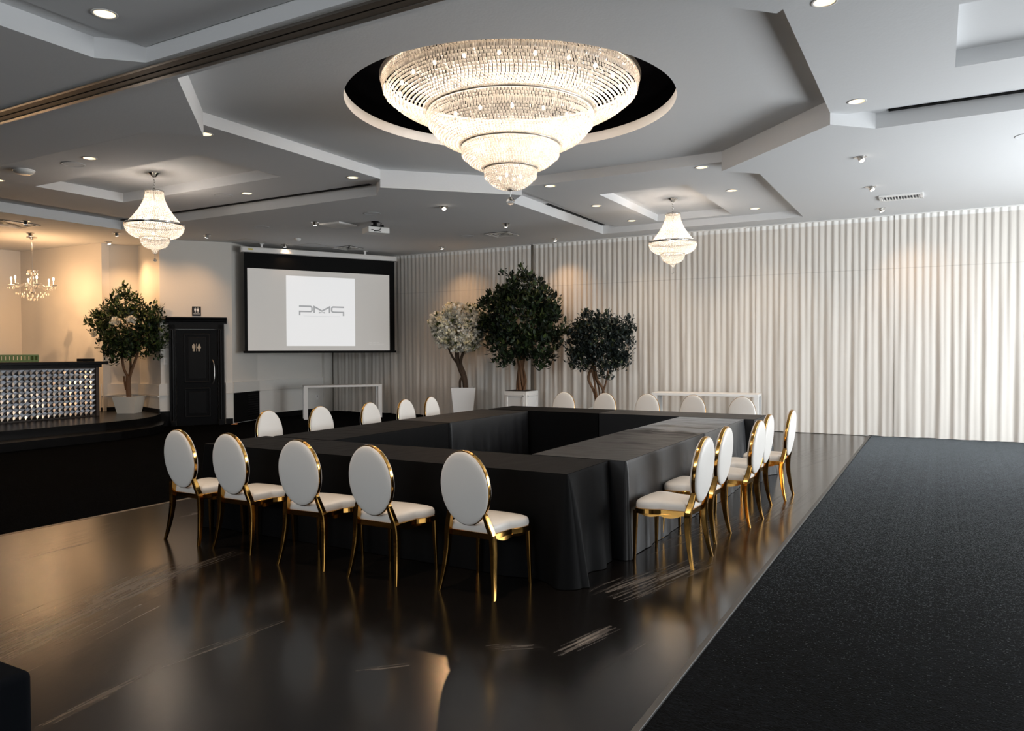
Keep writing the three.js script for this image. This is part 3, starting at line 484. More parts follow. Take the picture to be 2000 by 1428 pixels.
// ---------------------------------------------------------------- gold-framed oval-back chairs
function sweep(path, sx, sz, round = 0.72) { // tapered rectangular bar; sx, sz half sizes per path point
  const n = path.length, pos = [], idx = [], ring = []; for (const [a, b] of [[1, round], [round, 1], [-round, 1], [-1, round], [-1, -round], [-round, -1], [round, -1], [1, -round]]) ring.push([a, b]);
  const c = new THREE.CatmullRomCurve3(path.map((p) => new THREE.Vector3(...p))), N = (n - 1) * 5, lerp = (a, t) => { const f = t * (n - 1), i = Math.min(n - 2, Math.floor(f)); return a[i] + (a[i + 1] - a[i]) * (f - i); };
  for (let i = 0; i <= N; i++) { const t = i / N, p = c.getPoint(t); for (const [a, b] of ring) pos.push(p.x + a * lerp(sx, t), p.y, p.z + b * lerp(sz, t)); }
  for (let i = 0; i < N; i++) for (let k = 0; k < 8; k++) { const a = i * 8 + k, b = i * 8 + (k + 1) % 8; idx.push(a, a + 8, b, b, a + 8, b + 8); }
  for (const e of [0, N * 8]) for (let k = 1; k < 7; k++) e ? idx.push(e, e + k + 1, e + k) : idx.push(e, e + k, e + k + 1);
  const g = new THREE.BufferGeometry(); g.setAttribute('position', new THREE.Float32BufferAttribute(pos, 3)); g.setAttribute('uv', new THREE.Float32BufferAttribute(new Float32Array(pos.length / 3 * 2), 2)); g.setIndex(idx);
  const f = g.toNonIndexed(); f.computeVertexNormals(); return f;
}
function seatOutline(grow = 0) {
  const s = new THREE.Shape(), f = 0.232 + grow, b = 0.168 + grow, zf = 0.196 + grow, zb = -0.195 - grow;   // shape y = forward
  s.moveTo(-b, zb); s.lineTo(b, zb); s.quadraticCurveTo(b + 0.012, zb + 0.1, b + 0.02, zb + 0.2); s.quadraticCurveTo(f + 0.006, zf - 0.12, f, zf - 0.05); s.quadraticCurveTo(f - 0.002, zf, f - 0.06, zf + 0.004); s.quadraticCurveTo(0, zf + 0.03, -f + 0.06, zf + 0.004); s.quadraticCurveTo(-f + 0.002, zf, -f, zf - 0.05); s.quadraticCurveTo(-f - 0.006, zf - 0.12, -b - 0.02, zb + 0.2); s.quadraticCurveTo(-b - 0.012, zb + 0.1, -b, zb); return s;
}
function makeChair(label) {
  const t = thing('dining_chair', label, 'chair', [0, 0, 0]);
  // seat cushion: domed upholstered pad, built from rings shrinking to the middle
  {
    const P = seatOutline().getPoints(10); P.pop(); const N = P.length, pos = [], uv = [], idx = [];
    const rings = [[0.975, 0.418], [1.0, 0.426], [1.0, 0.448], [0.985, 0.463], [0.95, 0.473], [0.85, 0.482], [0.65, 0.489], [0.4, 0.493], [0.15, 0.494], [0.0, 0.494]];
    for (const [k, y] of rings) for (const p of P) { pos.push(p.x * k, y, -(p.y * k + 0.02 * (1 - k))); uv.push(p.x * k, p.y * k); }
    for (let j = 0; j < rings.length - 1; j++) for (let i = 0; i < N; i++) { const a = j * N + i, b = j * N + (i + 1) % N; idx.push(a, b, a + N, b, b + N, a + N); }
    const g = new THREE.BufferGeometry(); g.setAttribute('position', new THREE.Float32BufferAttribute(pos, 3)); g.setAttribute('uv', new THREE.Float32BufferAttribute(uv, 2)); g.setIndex(idx); g.computeVertexNormals(); part('seat', g, M.leather, t);
  }
  {
    const outer = seatOutline(0.006), inner = seatOutline(-0.02).getPoints(10); outer.holes.push(new THREE.Path(inner.reverse()));
    const g = new THREE.ExtrudeGeometry(outer, { depth: 0.032, bevelEnabled: true, bevelSize: 0.003, bevelThickness: 0.003, bevelSegments: 1, curveSegments: 10 }); g.rotateX(-Math.PI / 2); g.translate(0, 0.385, 0); part('seat_frame', g, M.gold, t);
  }
  for (const s of [-1, 1]) { // scalloped gold apron under each side
    const sh = new THREE.Shape(); sh.moveTo(-0.17, 0); sh.quadraticCurveTo(-0.15, -0.012, -0.12, -0.02); sh.quadraticCurveTo(-0.07, -0.034, -0.02, -0.018); sh.quadraticCurveTo(0.0, -0.012, 0.02, -0.018); sh.quadraticCurveTo(0.08, -0.036, 0.13, -0.016); sh.quadraticCurveTo(0.16, -0.006, 0.18, 0); sh.lineTo(-0.17, 0);
    const g = new THREE.ExtrudeGeometry(sh, { depth: 0.012, bevelEnabled: false }); g.rotateY(Math.PI / 2 + s * -0.13); g.translate(s * 0.196 - 0.006, 0.386, -0.01); part('apron', g, M.gold, t);
  }
  for (const s of [-1, 1]) part('leg', sweep([[s * 0.128, 0.575, 0.235], [s * 0.138, 0.545, 0.232], [s * 0.156, 0.485, 0.222], [s * 0.174, 0.415, 0.207], [s * 0.182, 0.32, 0.203], [s * 0.194, 0.18, 0.218], [s * 0.207, 0.08, 0.236], [s * 0.218, 0.0, 0.256]], [0.011, 0.015, 0.018, 0.019, 0.018, 0.015, 0.012, 0.010], [0.014, 0.019, 0.023, 0.025, 0.023, 0.019, 0.015, 0.012]), M.gold, t);
  for (const s of [-1, 1]) part('leg', sweep([[s * 0.205, 0.40, -0.195], [s * 0.209, 0.27, -0.197], [s * 0.214, 0.12, -0.200], [s * 0.218, 0.0, -0.204]], [0.017, 0.015, 0.012, 0.010], [0.017, 0.015, 0.012, 0.010]), M.gold, t);
  // oval back: two padded faces with a polished band round the rim
  const a = 0.188, b = 0.247, tilt = -0.12, cy = 0.715, cz = 0.252;
  const oval = (prof, m) => { const n = 64, pos = [], uv = [], idx = []; for (const [k, w] of prof) for (let i = 0; i < n; i++) { const q = i / n * Math.PI * 2; pos.push(Math.cos(q) * a * k, Math.sin(q) * b * k, w); uv.push(Math.cos(q) * a * k, Math.sin(q) * b * k); } for (let j = 0; j < prof.length - 1; j++) for (let i = 0; i < n; i++) { const p = j * n + i, o = j * n + (i + 1) % n; idx.push(p, o, p + n, o, o + n, p + n); } const g = new THREE.BufferGeometry(); g.setAttribute('position', new THREE.Float32BufferAttribute(pos, 3)); g.setAttribute('uv', new THREE.Float32BufferAttribute(uv, 2)); g.setIndex(idx); g.computeVertexNormals(); g.rotateX(-tilt * -1 * -1); g.translate(0, cy, cz); return m ? g : g; };
  part('backrest', oval([[0, 0.041], [0.5, 0.039], [0.8, 0.035], [0.92, 0.030], [0.975, 0.024], [0.992, 0.016], [0.985, 0.010], [0.985, -0.010], [0.992, -0.016], [0.975, -0.024], [0.92, -0.030], [0.8, -0.035], [0.5, -0.039], [0, -0.041]].map(([k, w]) => [k, w]).reverse()), M.leather, t);
  part('back_frame', oval([[0.965, -0.0135], [1.008, -0.0135], [1.014, -0.011], [1.014, 0.011], [1.008, 0.0135], [0.965, 0.0135]]), M.gold, t);
  return t;
}
const chair0 = makeChair('');
let placed = 0;
function placeChair(x, z, turn, label, group) {
  const c = placed++ ? chair0.clone() : chair0; if (c !== chair0) { c.name = numbered('dining_chair'); scene.add(c); }
  c.position.set(x, 0, z); c.rotation.y = turn; c.userData = { label, category: 'chair', group };
}
const R = Math.PI / 180, ORD = ['first', 'second', 'third', 'fourth', 'last'];
// offset of the rear feet from the chair's middle is 0.256
[[-5.51, -4.155, -0.9], [-4.90, -4.153, -0.4], [-4.09, -4.094, 3.4], [-3.405, -4.08, -1.2], [-2.672, -4.144, -2.5]].forEach(([x, z, a], i) =>
  placeChair(x - Math.sin(a * R) * 0.256, z + 0.03 - 0.256 * Math.cos(a * R), a * R, `white oval-back gold chair seen from behind, ${['leftmost of', 'second from left in', 'middle one of', 'fourth from left in', 'rightmost of'][i]} the front row`, 'chairs along the front tables'));
[[-1.545, -5.62, -3.6], [-1.593, -6.43, -2.5], [-1.467, -7.163, -3.9], [-1.512, -7.85, -1.6], [-1.408, -8.56, -1.4]].forEach(([x, z, a], i) =>
  placeChair(x - 0.236, z, Math.PI / 2 + a * R, `white oval-back gold chair at the right table row, ${['nearest to the front', 'second from the front', 'middle one of five', 'fourth from the front', 'farthest, by the curtain'][i]}`, 'chairs along the right tables'));
[[-6.37, -5.94, 3], [-6.30, -6.65, -2], [-6.22, -7.47, 2], [-6.19, -8.16, 1], [-6.2, -8.78, 4]].forEach(([x, z, a], i) =>
  placeChair(x + 0.205, z, -Math.PI / 2 + a * R, `white oval chair back above the left table row, ${['leftmost, nearest', 'second from left', 'middle one of five', 'fourth from left', 'rightmost, farthest'][i]}`, 'chairs along the left tables'));
[[-5.12, -10.6, 2], [-4.45, -10.61, -2], [-3.77, -10.64, 1], [-3.1, -10.68, -1], [-2.36, -10.55, 2]].forEach(([x, z, a], i) =>
  placeChair(x, z + 0.1, Math.PI + a * R, `cream oval chair back behind the far table row, ${['leftmost, beside the white planter', 'second from left, below the small tree', 'middle one of five', 'fourth from left', 'rightmost, at the table corner'][i]}`, 'chairs along the far tables'));

// ---------------------------------------------------------------- white console tables
function consoleTable(name, label, pos, turn, L, W, H, leg) {
  const t = thing(name, label, 'table', pos, turn);
  part('tabletop', rb(L, 0.05, W, 0, H - 0.025, 0, 0.005), M.white, t);
  for (const sx of [-1, 1]) for (const sz of [-1, 1]) part('leg', rb(leg, H - 0.05, leg, sx * (L / 2 - leg / 2), (H - 0.05) / 2, sz * (W / 2 - leg / 2), 0.004), M.white, t);
  return t;
}
consoleTable('console_table', 'tall narrow white table standing under the projection screen', [-12.62, 0, -13.98], Math.atan2(1.37, 1.21), 1.85, 0.42, 0.81, 0.095);
consoleTable('console_table', 'white table in front of the curtain behind the far chair row', [-3.92, 0, -14.62], 0.1, 2.0, 0.6, 0.785, 0.085);

// ---------------------------------------------------------------- bench in the near left corner
{
  const b = thing('bench', 'black fabric block seat in the bottom left corner of the picture', 'bench', [-3.45, 0, -1.09], 0);
  const m = phy({ color: lin(0.005, 0.006, 0.008), roughness: 0.95, specularIntensity: 0.1, bumpMap: wovenBump, bumpScale: 0.001 });
  part('seat_block', rb(1.18, 0.42, 0.86, 0, 0.24, 0, 0.03, 4), m, b); part('plinth', bx(1.1, 0.04, 0.78, 0, 0.03, 0), M.black, b);
}

// ---------------------------------------------------------------- potted trees
function leafGeo(l, w) {
  const pos = [], idx = []; const st = [[0, 0], [0.25, 0.8], [0.5, 1], [0.78, 0.6], [1, 0]];
  for (const [t, k] of st) { const y = t * l, d = -0.12 * l * t * t; pos.push(-w / 2 * k, y, d + 0.18 * w * k, 0, y, d, w / 2 * k, y, d + 0.18 * w * k); }
  for (let j = 0; j < 4; j++) for (const o of [0, 1]) { const a = j * 3 + o, b = a + 3; idx.push(a, a + 1, b, b, a + 1, b + 1); }
  const g = new THREE.BufferGeometry(); g.setAttribute('position', new THREE.Float32BufferAttribute(pos, 3)); g.setAttribute('uv', new THREE.Float32BufferAttribute(new Float32Array(pos.length / 3 * 2), 2)); g.setIndex(idx); g.computeVertexNormals(); return g;
}
const LEAF = leafGeo(0.115, 0.056), SMALL_LEAF = leafGeo(0.08, 0.038), MID_LEAF = leafGeo(0.092, 0.042);
const FLOWER = clean([0, 1, 2, 3, 4].map((i) => { const g = leafGeo(0.052, 0.046); g.rotateX(0.9); g.rotateY(i * 1.257); return g; }));
function foliage(parent, name, geo, mat, lumps, n, seed, colours, droop = 0.5, label) {
  const r = rng(seed), m = new THREE.InstancedMesh(geo, mat, n), o = new THREE.Object3D(), total = lumps.reduce((a, l) => a + l[3] * l[4] * (l[5] || 1), 0), c = new THREE.Color(); let k = 0;
  for (const l of lumps) {
    const [x, y, z, rx, ry, wgt = 1] = l, cnt = Math.round(n * rx * ry * wgt / total);
    for (let i = 0; i < cnt && k < n; ) {
      // sprigs of five to nine leaves, most near the skin of the lump
      const a = r() * 6.283, e = Math.asin(2 * r() - 1), q = Math.cbrt(0.25 + 0.75 * r()) * (0.93 + 0.16 * r()), bx0 = x + Math.cos(a) * Math.cos(e) * rx * q, by0 = y + Math.sin(e) * ry * q, bz0 = z + Math.sin(a) * Math.cos(e) * rx * 0.85 * q, m5 = 5 + Math.floor(r() * 5), tone = r();
      for (let s = 0; s < m5 && i < cnt && k < n; s++, i++, k++) {
        o.position.set(bx0 + (r() - 0.5) * 0.13, by0 + (r() - 0.5) * 0.13, bz0 + (r() - 0.5) * 0.13);
        o.rotation.set((r() - 0.5) * 2.2 + droop * 2.2, r() * 6.283, (r() - 0.5) * 2.0, 'YXZ'); o.scale.setScalar(0.7 + 0.6 * r()); o.updateMatrix(); m.setMatrixAt(k, o.matrix);
        const w = colours[Math.floor((tone * 0.75 + 0.25 * r()) * colours.length) % colours.length], v = 0.75 + 0.5 * r(); c.setRGB(w[0] * v, w[1] * v, w[2] * v); m.setColorAt(k, c);
      }
    }
  }
  while (k < n) { m.setMatrixAt(k, o.matrix); m.setColorAt(k, c); k++; }
  m.name = name; m.userData.kind = 'stuff'; if (label) m.userData.label = label; parent.add(m); return m;
}
function squarePot(wt, wb, h, y0, mat, parent, turn) { // tapered square pot, open at the top
  const g = lathe([[wb * 0.7071, 0], [wt * 0.7071, h], [wt * 0.7071 - 0.03, h], [wt * 0.7071 - 0.035, h - 0.06], [0, h - 0.06]], 4); g.rotateY(Math.PI / 4 + turn); const f = g.toNonIndexed(); f.computeVertexNormals(); f.translate(0, y0, 0);
  const p = part('pot', f, mat, parent); const s = lathe([[0, h - 0.05], [(wt * 0.7071 - 0.036), h - 0.05], [(wt * 0.7071 - 0.036), h - 0.08]], 4); s.rotateY(Math.PI / 4 + turn); s.translate(0, y0, 0); part('soil', s, M.soil, parent); return p;
}
const GREENS = [[0.012, 0.022, 0.010], [0.018, 0.032, 0.014], [0.026, 0.045, 0.016], [0.010, 0.017, 0.012], [0.05, 0.07, 0.02]], BLUEGREENS = [[0.016, 0.024, 0.024], [0.024, 0.034, 0.032], [0.012, 0.019, 0.018], [0.03, 0.042, 0.034], [0.045, 0.06, 0.025]], LIVELY = [[0.03, 0.05, 0.012], [0.018, 0.032, 0.012], [0.045, 0.07, 0.016], [0.012, 0.02, 0.010]];
{ // tree beside the door, on the platform
  const t = thing('potted_tree', 'green ficus tree in a cream pot on the platform beside the black door', 'tree', [-15.3, 0.3, -10.2], 0.3);
  squarePot(0.5, 0.36, 0.36, 0, std({ color: lin(0.72, 0.66, 0.57), roughness: 0.5 }), t, 0.25);
  const tr = []; tr.push(tube([[0, 0.28, 0], [-0.02, 0.55, 0], [0, 0.8, 0.02]], 0.05, 12, 8), tube([[0, 0.75, 0.0], [-0.1, 0.95, 0.02], [-0.18, 1.35, 0]], 0.028, 12, 7), tube([[0, 0.75, 0.0], [0.02, 1.0, -0.03], [0, 1.5, 0]], 0.025, 12, 7), tube([[0, 0.7, 0.0], [0.08, 0.9, 0.02], [0.22, 1.3, 0], [0.28, 1.6, 0.05]], 0.03, 12, 7), tube([[-0.06, 0.5, 0.02], [-0.09, 0.7, 0.03], [-0.1, 0.8, 0.03]], 0.02, 8, 6));
  part('trunk', clean(tr), M.bark, t);
  foliage(t, 'foliage', MID_LEAF, M.leaf, [[0, 1.85, 0, 0.6, 0.48, 1.2], [-0.05, 2.35, 0, 0.36, 0.28], [-0.62, 1.98, 0.1, 0.3, 0.24], [-0.5, 2.15, 0.1, 0.2, 0.14], [0.52, 2.15, -0.1, 0.26, 0.22], [0.62, 1.7, -0.05, 0.32, 0.38], [0.72, 1.35, -0.05, 0.12, 0.2, 0.6], [-0.2, 1.5, 0.05, 0.42, 0.3], [0.2, 1.4, 0.05, 0.4, 0.24], [-0.1, 2.62, 0, 0.15, 0.12, 0.6], [-0.32, 1.15, 0.1, 0.14, 0.12, 0.7]], 6200, 31, LIVELY);
  foliage(t, 'blossom', FLOWER, M.petal, [[0.42, 1.98, 0.44, 0.07, 0.04], [0.1, 1.93, 0.5, 0.05, 0.05], [-0.62, 1.68, 0.3, 0.05, 0.04, 0.5]], 56, 32, [[0.75, 0.72, 0.62]], 0, 'small clusters of white blossom');
}
{ // white blossom tree
  const t = thing('potted_tree', 'white blossom tree in a tall tapered white pot before the curtain', 'tree', [-9.55, 0, -14.62], 0);
  squarePot(0.56, 0.40, 0.78, 0, M.white, t, 0.62);
  part('trunk', clean([tube([[0.06, 0.7, 0], [0.05, 0.95, 0.02], [-0.06, 1.2, 0.02], [-0.14, 1.42, 0], [-0.16, 1.62, 0]], 0.05, 20, 8), tube([[-0.05, 0.7, 0.03], [-0.03, 0.95, 0.05], [0.03, 1.05, 0.03], [-0.06, 1.3, 0.03]], 0.03, 16, 7), tube([[0.1, 0.7, -0.02], [0.1, 0.9, 0], [0.04, 1.1, -0.02], [-0.05, 1.35, 0], [0.08, 1.7, 0.02]], 0.035, 18, 7), tube([[-0.12, 1.3, 0], [-0.28, 1.5, 0.02], [-0.4, 1.8, 0.05]], 0.025, 12, 6)]), M.barkDark, t);
  const L = [[-0.15, 2.1, 0, 0.58, 0.42, 1.3], [-0.55, 2.25, 0.05, 0.28, 0.26], [0.3, 2.2, 0, 0.36, 0.36], [-0.1, 2.5, 0, 0.42, 0.22], [0.05, 1.8, 0.05, 0.42, 0.2], [-0.45, 1.9, 0, 0.28, 0.22]];
  foliage(t, 'blossom', FLOWER, M.petal, L, 4600, 41, [[0.90, 0.87, 0.76], [0.93, 0.91, 0.84], [0.86, 0.81, 0.60]], 0, 'dense white blossom');
  foliage(t, 'foliage', SMALL_LEAF, M.leaf, L, 620, 42, [[0.06, 0.085, 0.02], [0.1, 0.13, 0.035]], 0.2);
}
{ // big dark tree in a square planter
  const t = thing('potted_tree', 'tallest dark green tree in a square panelled white planter before the curtain', 'tree', [-7.98, 0, -14.55], 0);
  const y = 0.74, w = 0.56, pl = part('planter', clean([rb(w, y, w, 0, y / 2, 0, 0.006)]).rotateY(0.0), M.white, t);
  const fr = []; for (const s of [-1, 1]) { fr.push(rb(w - 0.1, 0.05, 0.022, 0, y - 0.09, s * (w / 2 + 0.006), 0.005), rb(w - 0.1, 0.05, 0.022, 0, 0.09, s * (w / 2 + 0.006), 0.005), rb(0.05, y - 0.18, 0.022, -w / 2 + 0.075, y / 2, s * (w / 2 + 0.006), 0.005), rb(0.05, y - 0.18, 0.022, w / 2 - 0.075, y / 2, s * (w / 2 + 0.006), 0.005)); fr.push(rb(0.022, 0.05, w - 0.1, s * (w / 2 + 0.006), y - 0.09, 0, 0.005), rb(0.022, 0.05, w - 0.1, s * (w / 2 + 0.006), 0.09, 0, 0.005), rb(0.022, y - 0.18, 0.05, s * (w / 2 + 0.006), y / 2, -w / 2 + 0.075, 0.005), rb(0.022, y - 0.18, 0.05, s * (w / 2 + 0.006), y / 2, w / 2 - 0.075, 0.005)); }
  part('panel_moulding', clean(fr), M.white, pl); part('soil', rb(w - 0.06, 0.02, w - 0.06, 0, y + 0.003, 0), M.soil, t);
  const b = []; for (let i = 0; i < 6; i++) { const a = i / 6 * 6.28, q = (k, rr) => [Math.cos(a + k * 1.1) * rr, 0, Math.sin(a + k * 1.1) * rr]; const p = (yy, k, rr) => { const v = q(k, rr); return [v[0], yy, v[2]]; }; b.push(tube([p(0.7, 0, 0.09), p(0.9, 0.4, 0.075), p(1.1, 0.8, 0.055), p(1.3, 1.2, 0.04), p(1.7, 1.8, 0.14)], 0.034, 22, 7)); }
  b.push(tube([[0.09, 0.72, 0.06], [0.15, 0.95, 0.05], [0.1, 1.15, 0.03], [0.03, 1.35, 0.02]], 0.02, 14, 6));
  part('trunk', clean(b), M.bark, t);
  foliage(t, 'foliage', LEAF, M.leaf, [[0, 2.35, 0, 0.78, 0.62, 1.3], [0.1, 2.95, 0, 0.52, 0.3], [-0.25, 2.8, 0, 0.45, 0.3], [0.55, 2.55, 0, 0.4, 0.38], [-0.62, 2.55, 0.05, 0.42, 0.36], [-0.72, 2.05, 0.05, 0.35, 0.3], [0.75, 2.1, 0.05, 0.34, 0.34], [0.45, 1.75, 0.05, 0.5, 0.36], [-0.2, 1.75, 0.1, 0.5, 0.38], [0.55, 1.35, 0.05, 0.2, 0.16, 0.7], [-0.05, 3.25, 0, 0.22, 0.14, 0.5], [-0.35, 3.35, 0, 0.1, 0.1, 0.5], [0.05, 3.42, 0, 0.06, 0.12, 0.4], [-0.35, 1.4, 0.1, 0.25, 0.15, 0.7]], 8200, 51, GREENS);
}
{ // smaller bluish tree
  const t = thing('potted_tree', 'smaller blue-green tree with several thin stems, rightmost before the curtain', 'tree', [-6.12, 0, -14.55], 0);
  squarePot(0.42, 0.32, 0.42, 0, M.white, t, 0.2);
  part('trunk', clean([tube([[-0.05, 0.36, 0], [-0.12, 0.75, 0], [-0.24, 1.05, 0.03], [-0.12, 1.35, 0], [0.02, 1.6, 0]], 0.028, 18, 7), tube([[0.02, 0.36, 0.02], [-0.06, 0.7, 0.03], [-0.12, 1.0, 0], [-0.16, 1.2, 0.02]], 0.022, 14, 7), tube([[0.05, 0.36, 0], [0.08, 0.8, 0], [-0.04, 1.0, 0.02], [-0.1, 1.3, 0.02]], 0.026, 16, 7), tube([[0.06, 0.7, 0], [0.14, 0.95, 0], [0.2, 1.2, 0.02]], 0.02, 12, 6), tube([[-0.02, 0.4, -0.03], [-0.02, 0.8, -0.03], [-0.12, 1.1, -0.02], [-0.2, 1.5, 0]], 0.018, 14, 6)]), M.bark, t);
  foliage(t, 'foliage', SMALL_LEAF, M.leaf, [[0, 1.85, 0, 0.5, 0.36, 1.3], [-0.4, 1.75, 0.05, 0.28, 0.4], [0.45, 1.7, 0.05, 0.28, 0.36], [-0.25, 2.25, 0, 0.2, 0.2], [0.1, 2.15, 0, 0.3, 0.24], [0.55, 2.1, 0, 0.2, 0.2], [-0.55, 2.05, 0, 0.18, 0.16], [0.2, 1.4, 0.1, 0.26, 0.24], [-0.32, 1.4, 0.1, 0.26, 0.2], [0.45, 1.4, 0.05, 0.18, 0.16], [-0.62, 1.35, 0, 0.08, 0.16, 0.6], [0.16, 1.12, 0.05, 0.14, 0.1, 0.6]], 7400, 61, BLUEGREENS);
}

// ---------------------------------------------------------------- chandeliers
const BEAD = (() => { const g = new THREE.OctahedronGeometry(1, 0); g.rotateX(Math.PI / 4); return g; })();
function beadRing(list, r, y, size, gap, sy = 1, ph = 0) { const n = Math.max(8, Math.round(2 * Math.PI * r / gap)); for (let i = 0; i < n; i++) { const a = (i + ph) / n * 2 * Math.PI; list.push([Math.cos(a) * r, y, Math.sin(a) * r, a, size, sy]); } }
function beadMesh(name, list, parent, seed) {
  const m = new THREE.InstancedMesh(BEAD, M.crystal, list.length), o = new THREE.Object3D(), r = rng(seed);
  list.forEach(([x, y, z, a, s, sy], i) => { o.position.set(x, y, z); o.rotation.set((r() - 0.5) * 0.16, -a + (r() - 0.5) * 0.5, (r() - 0.5) * 0.3, 'YXZ'); o.scale.set(s * 0.6, s * sy, s); o.updateMatrix(); m.setMatrixAt(i, o.matrix); });
  m.name = name; m.userData.kind = 'stuff'; m.userData.label = 'strung cut crystals'; parent.add(m); return m;
}
function lamp(parent, x, y, z, cd, c = BULB, size = 0.02) { const l = new THREE.PointLight(c, cd, 0, 2); l.position.set(x, y, z); l.castShadow = true; l.shadow.radius = size / 0.02; l.name = 'chandelier_lamp'; parent.add(l); }
const bulbGeo = (r) => { const g = new THREE.SphereGeometry(r, 10, 8); g.scale(1, 1.35, 1); return g; };
{
  const t = thing('crystal_chandelier', 'huge four-tier crystal chandelier hanging from the round black ceiling well', 'chandelier', [CX, 0, CZ]);
  const tiers = [[1.41, 0.90, 4.59, 4.25, 0.041], [0.92, 0.535, 4.25, 3.885, 0.036], [0.545, 0.282, 3.89, 3.635, 0.031], [0.292, 0.03, 3.64, 3.40, 0.026]];
  tiers.forEach(([ro, ri, yt, yb, gap], k) => {
    const ring = part('rim', lathe([[ro - 0.02, yt + 0.012], [ro + 0.004, yt + 0.012], [ro + 0.012, yt], [ro + 0.004, yt - 0.02], [ro - 0.02, yt - 0.02], [ro - 0.02, yt + 0.012]], 96), M.nickel, t);
    const L = []; const h = yt - yb, len = Math.hypot(ro - ri, h) * 1.16, n = Math.round(len / gap);
    for (let i = 0; i < n; i++) { const u = (i + 0.7) / n * Math.PI / 2, r = ri + (ro - ri) * Math.cos(u), y = yt - 0.02 - (h - 0.03) * Math.sin(u); const drop = i === Math.round(n * 0.2); beadRing(L, r + (drop ? 0.014 : 0), y, drop ? gap * 0.44 : gap * 0.60, drop ? gap * 0.72 : gap, drop ? 2.3 : 1, drop ? 0 : (i < n * 0.2 ? i * 0.5 : 0)); }
    for (let i = 0; i < 2; i++) beadRing(L, ro + 0.02, yt - 0.005 + i * 0.016, 0.010, 0.022);
    beadMesh('crystals', L, t, 90 + k);
    const nb = [22, 14, 8, 4][k], rr = ri + (ro - ri) * [0.62, 0.55, 0.5, 0.35][k];
    for (let i = 0; i < nb; i++) { const a = (i + 0.3 * k) / nb * 2 * Math.PI, x = Math.cos(a) * rr, z = Math.sin(a) * rr, y = yt - h * 0.42; const b = part('bulb', bulbGeo(0.018), G_BULB, t); b.position.set(x, y, z); lamp(t, x, y, z, [0.66, 0.38, 0.24, 0.2][k]); }
    const wires = []; for (let i = 0; i < 24; i++) { const a = i / 24 * 6.2832, c = Math.cos(a), q = Math.sin(a), w = []; for (let m = 0; m <= 6; m++) { const u = m / 6 * Math.PI / 2, r = ri + (ro - ri) * Math.cos(u) - 0.02; w.push([c * r, yt - 0.02 - (h - 0.03) * Math.sin(u) + 0.012, q * r]); } wires.push(tube(w, 0.004, 12, 5)); }
    part('frame_wires', clean(wires), M.nickel, t);
  });
  part('stem', cyl(0.03, 0.03, 1.35, 0, 4.25, 0), M.chrome, t);
  part('finial', clean([lathe([[0, 3.32], [0.006, 3.33], [0.006, 3.39], [0.03, 3.395], [0.03, 3.405], [0, 3.41]], 16)]), M.chrome, t); part('crystal_ball', new THREE.IcosahedronGeometry(0.045, 1).translate(0, 3.275, 0), M.clearCrystal, t);
}
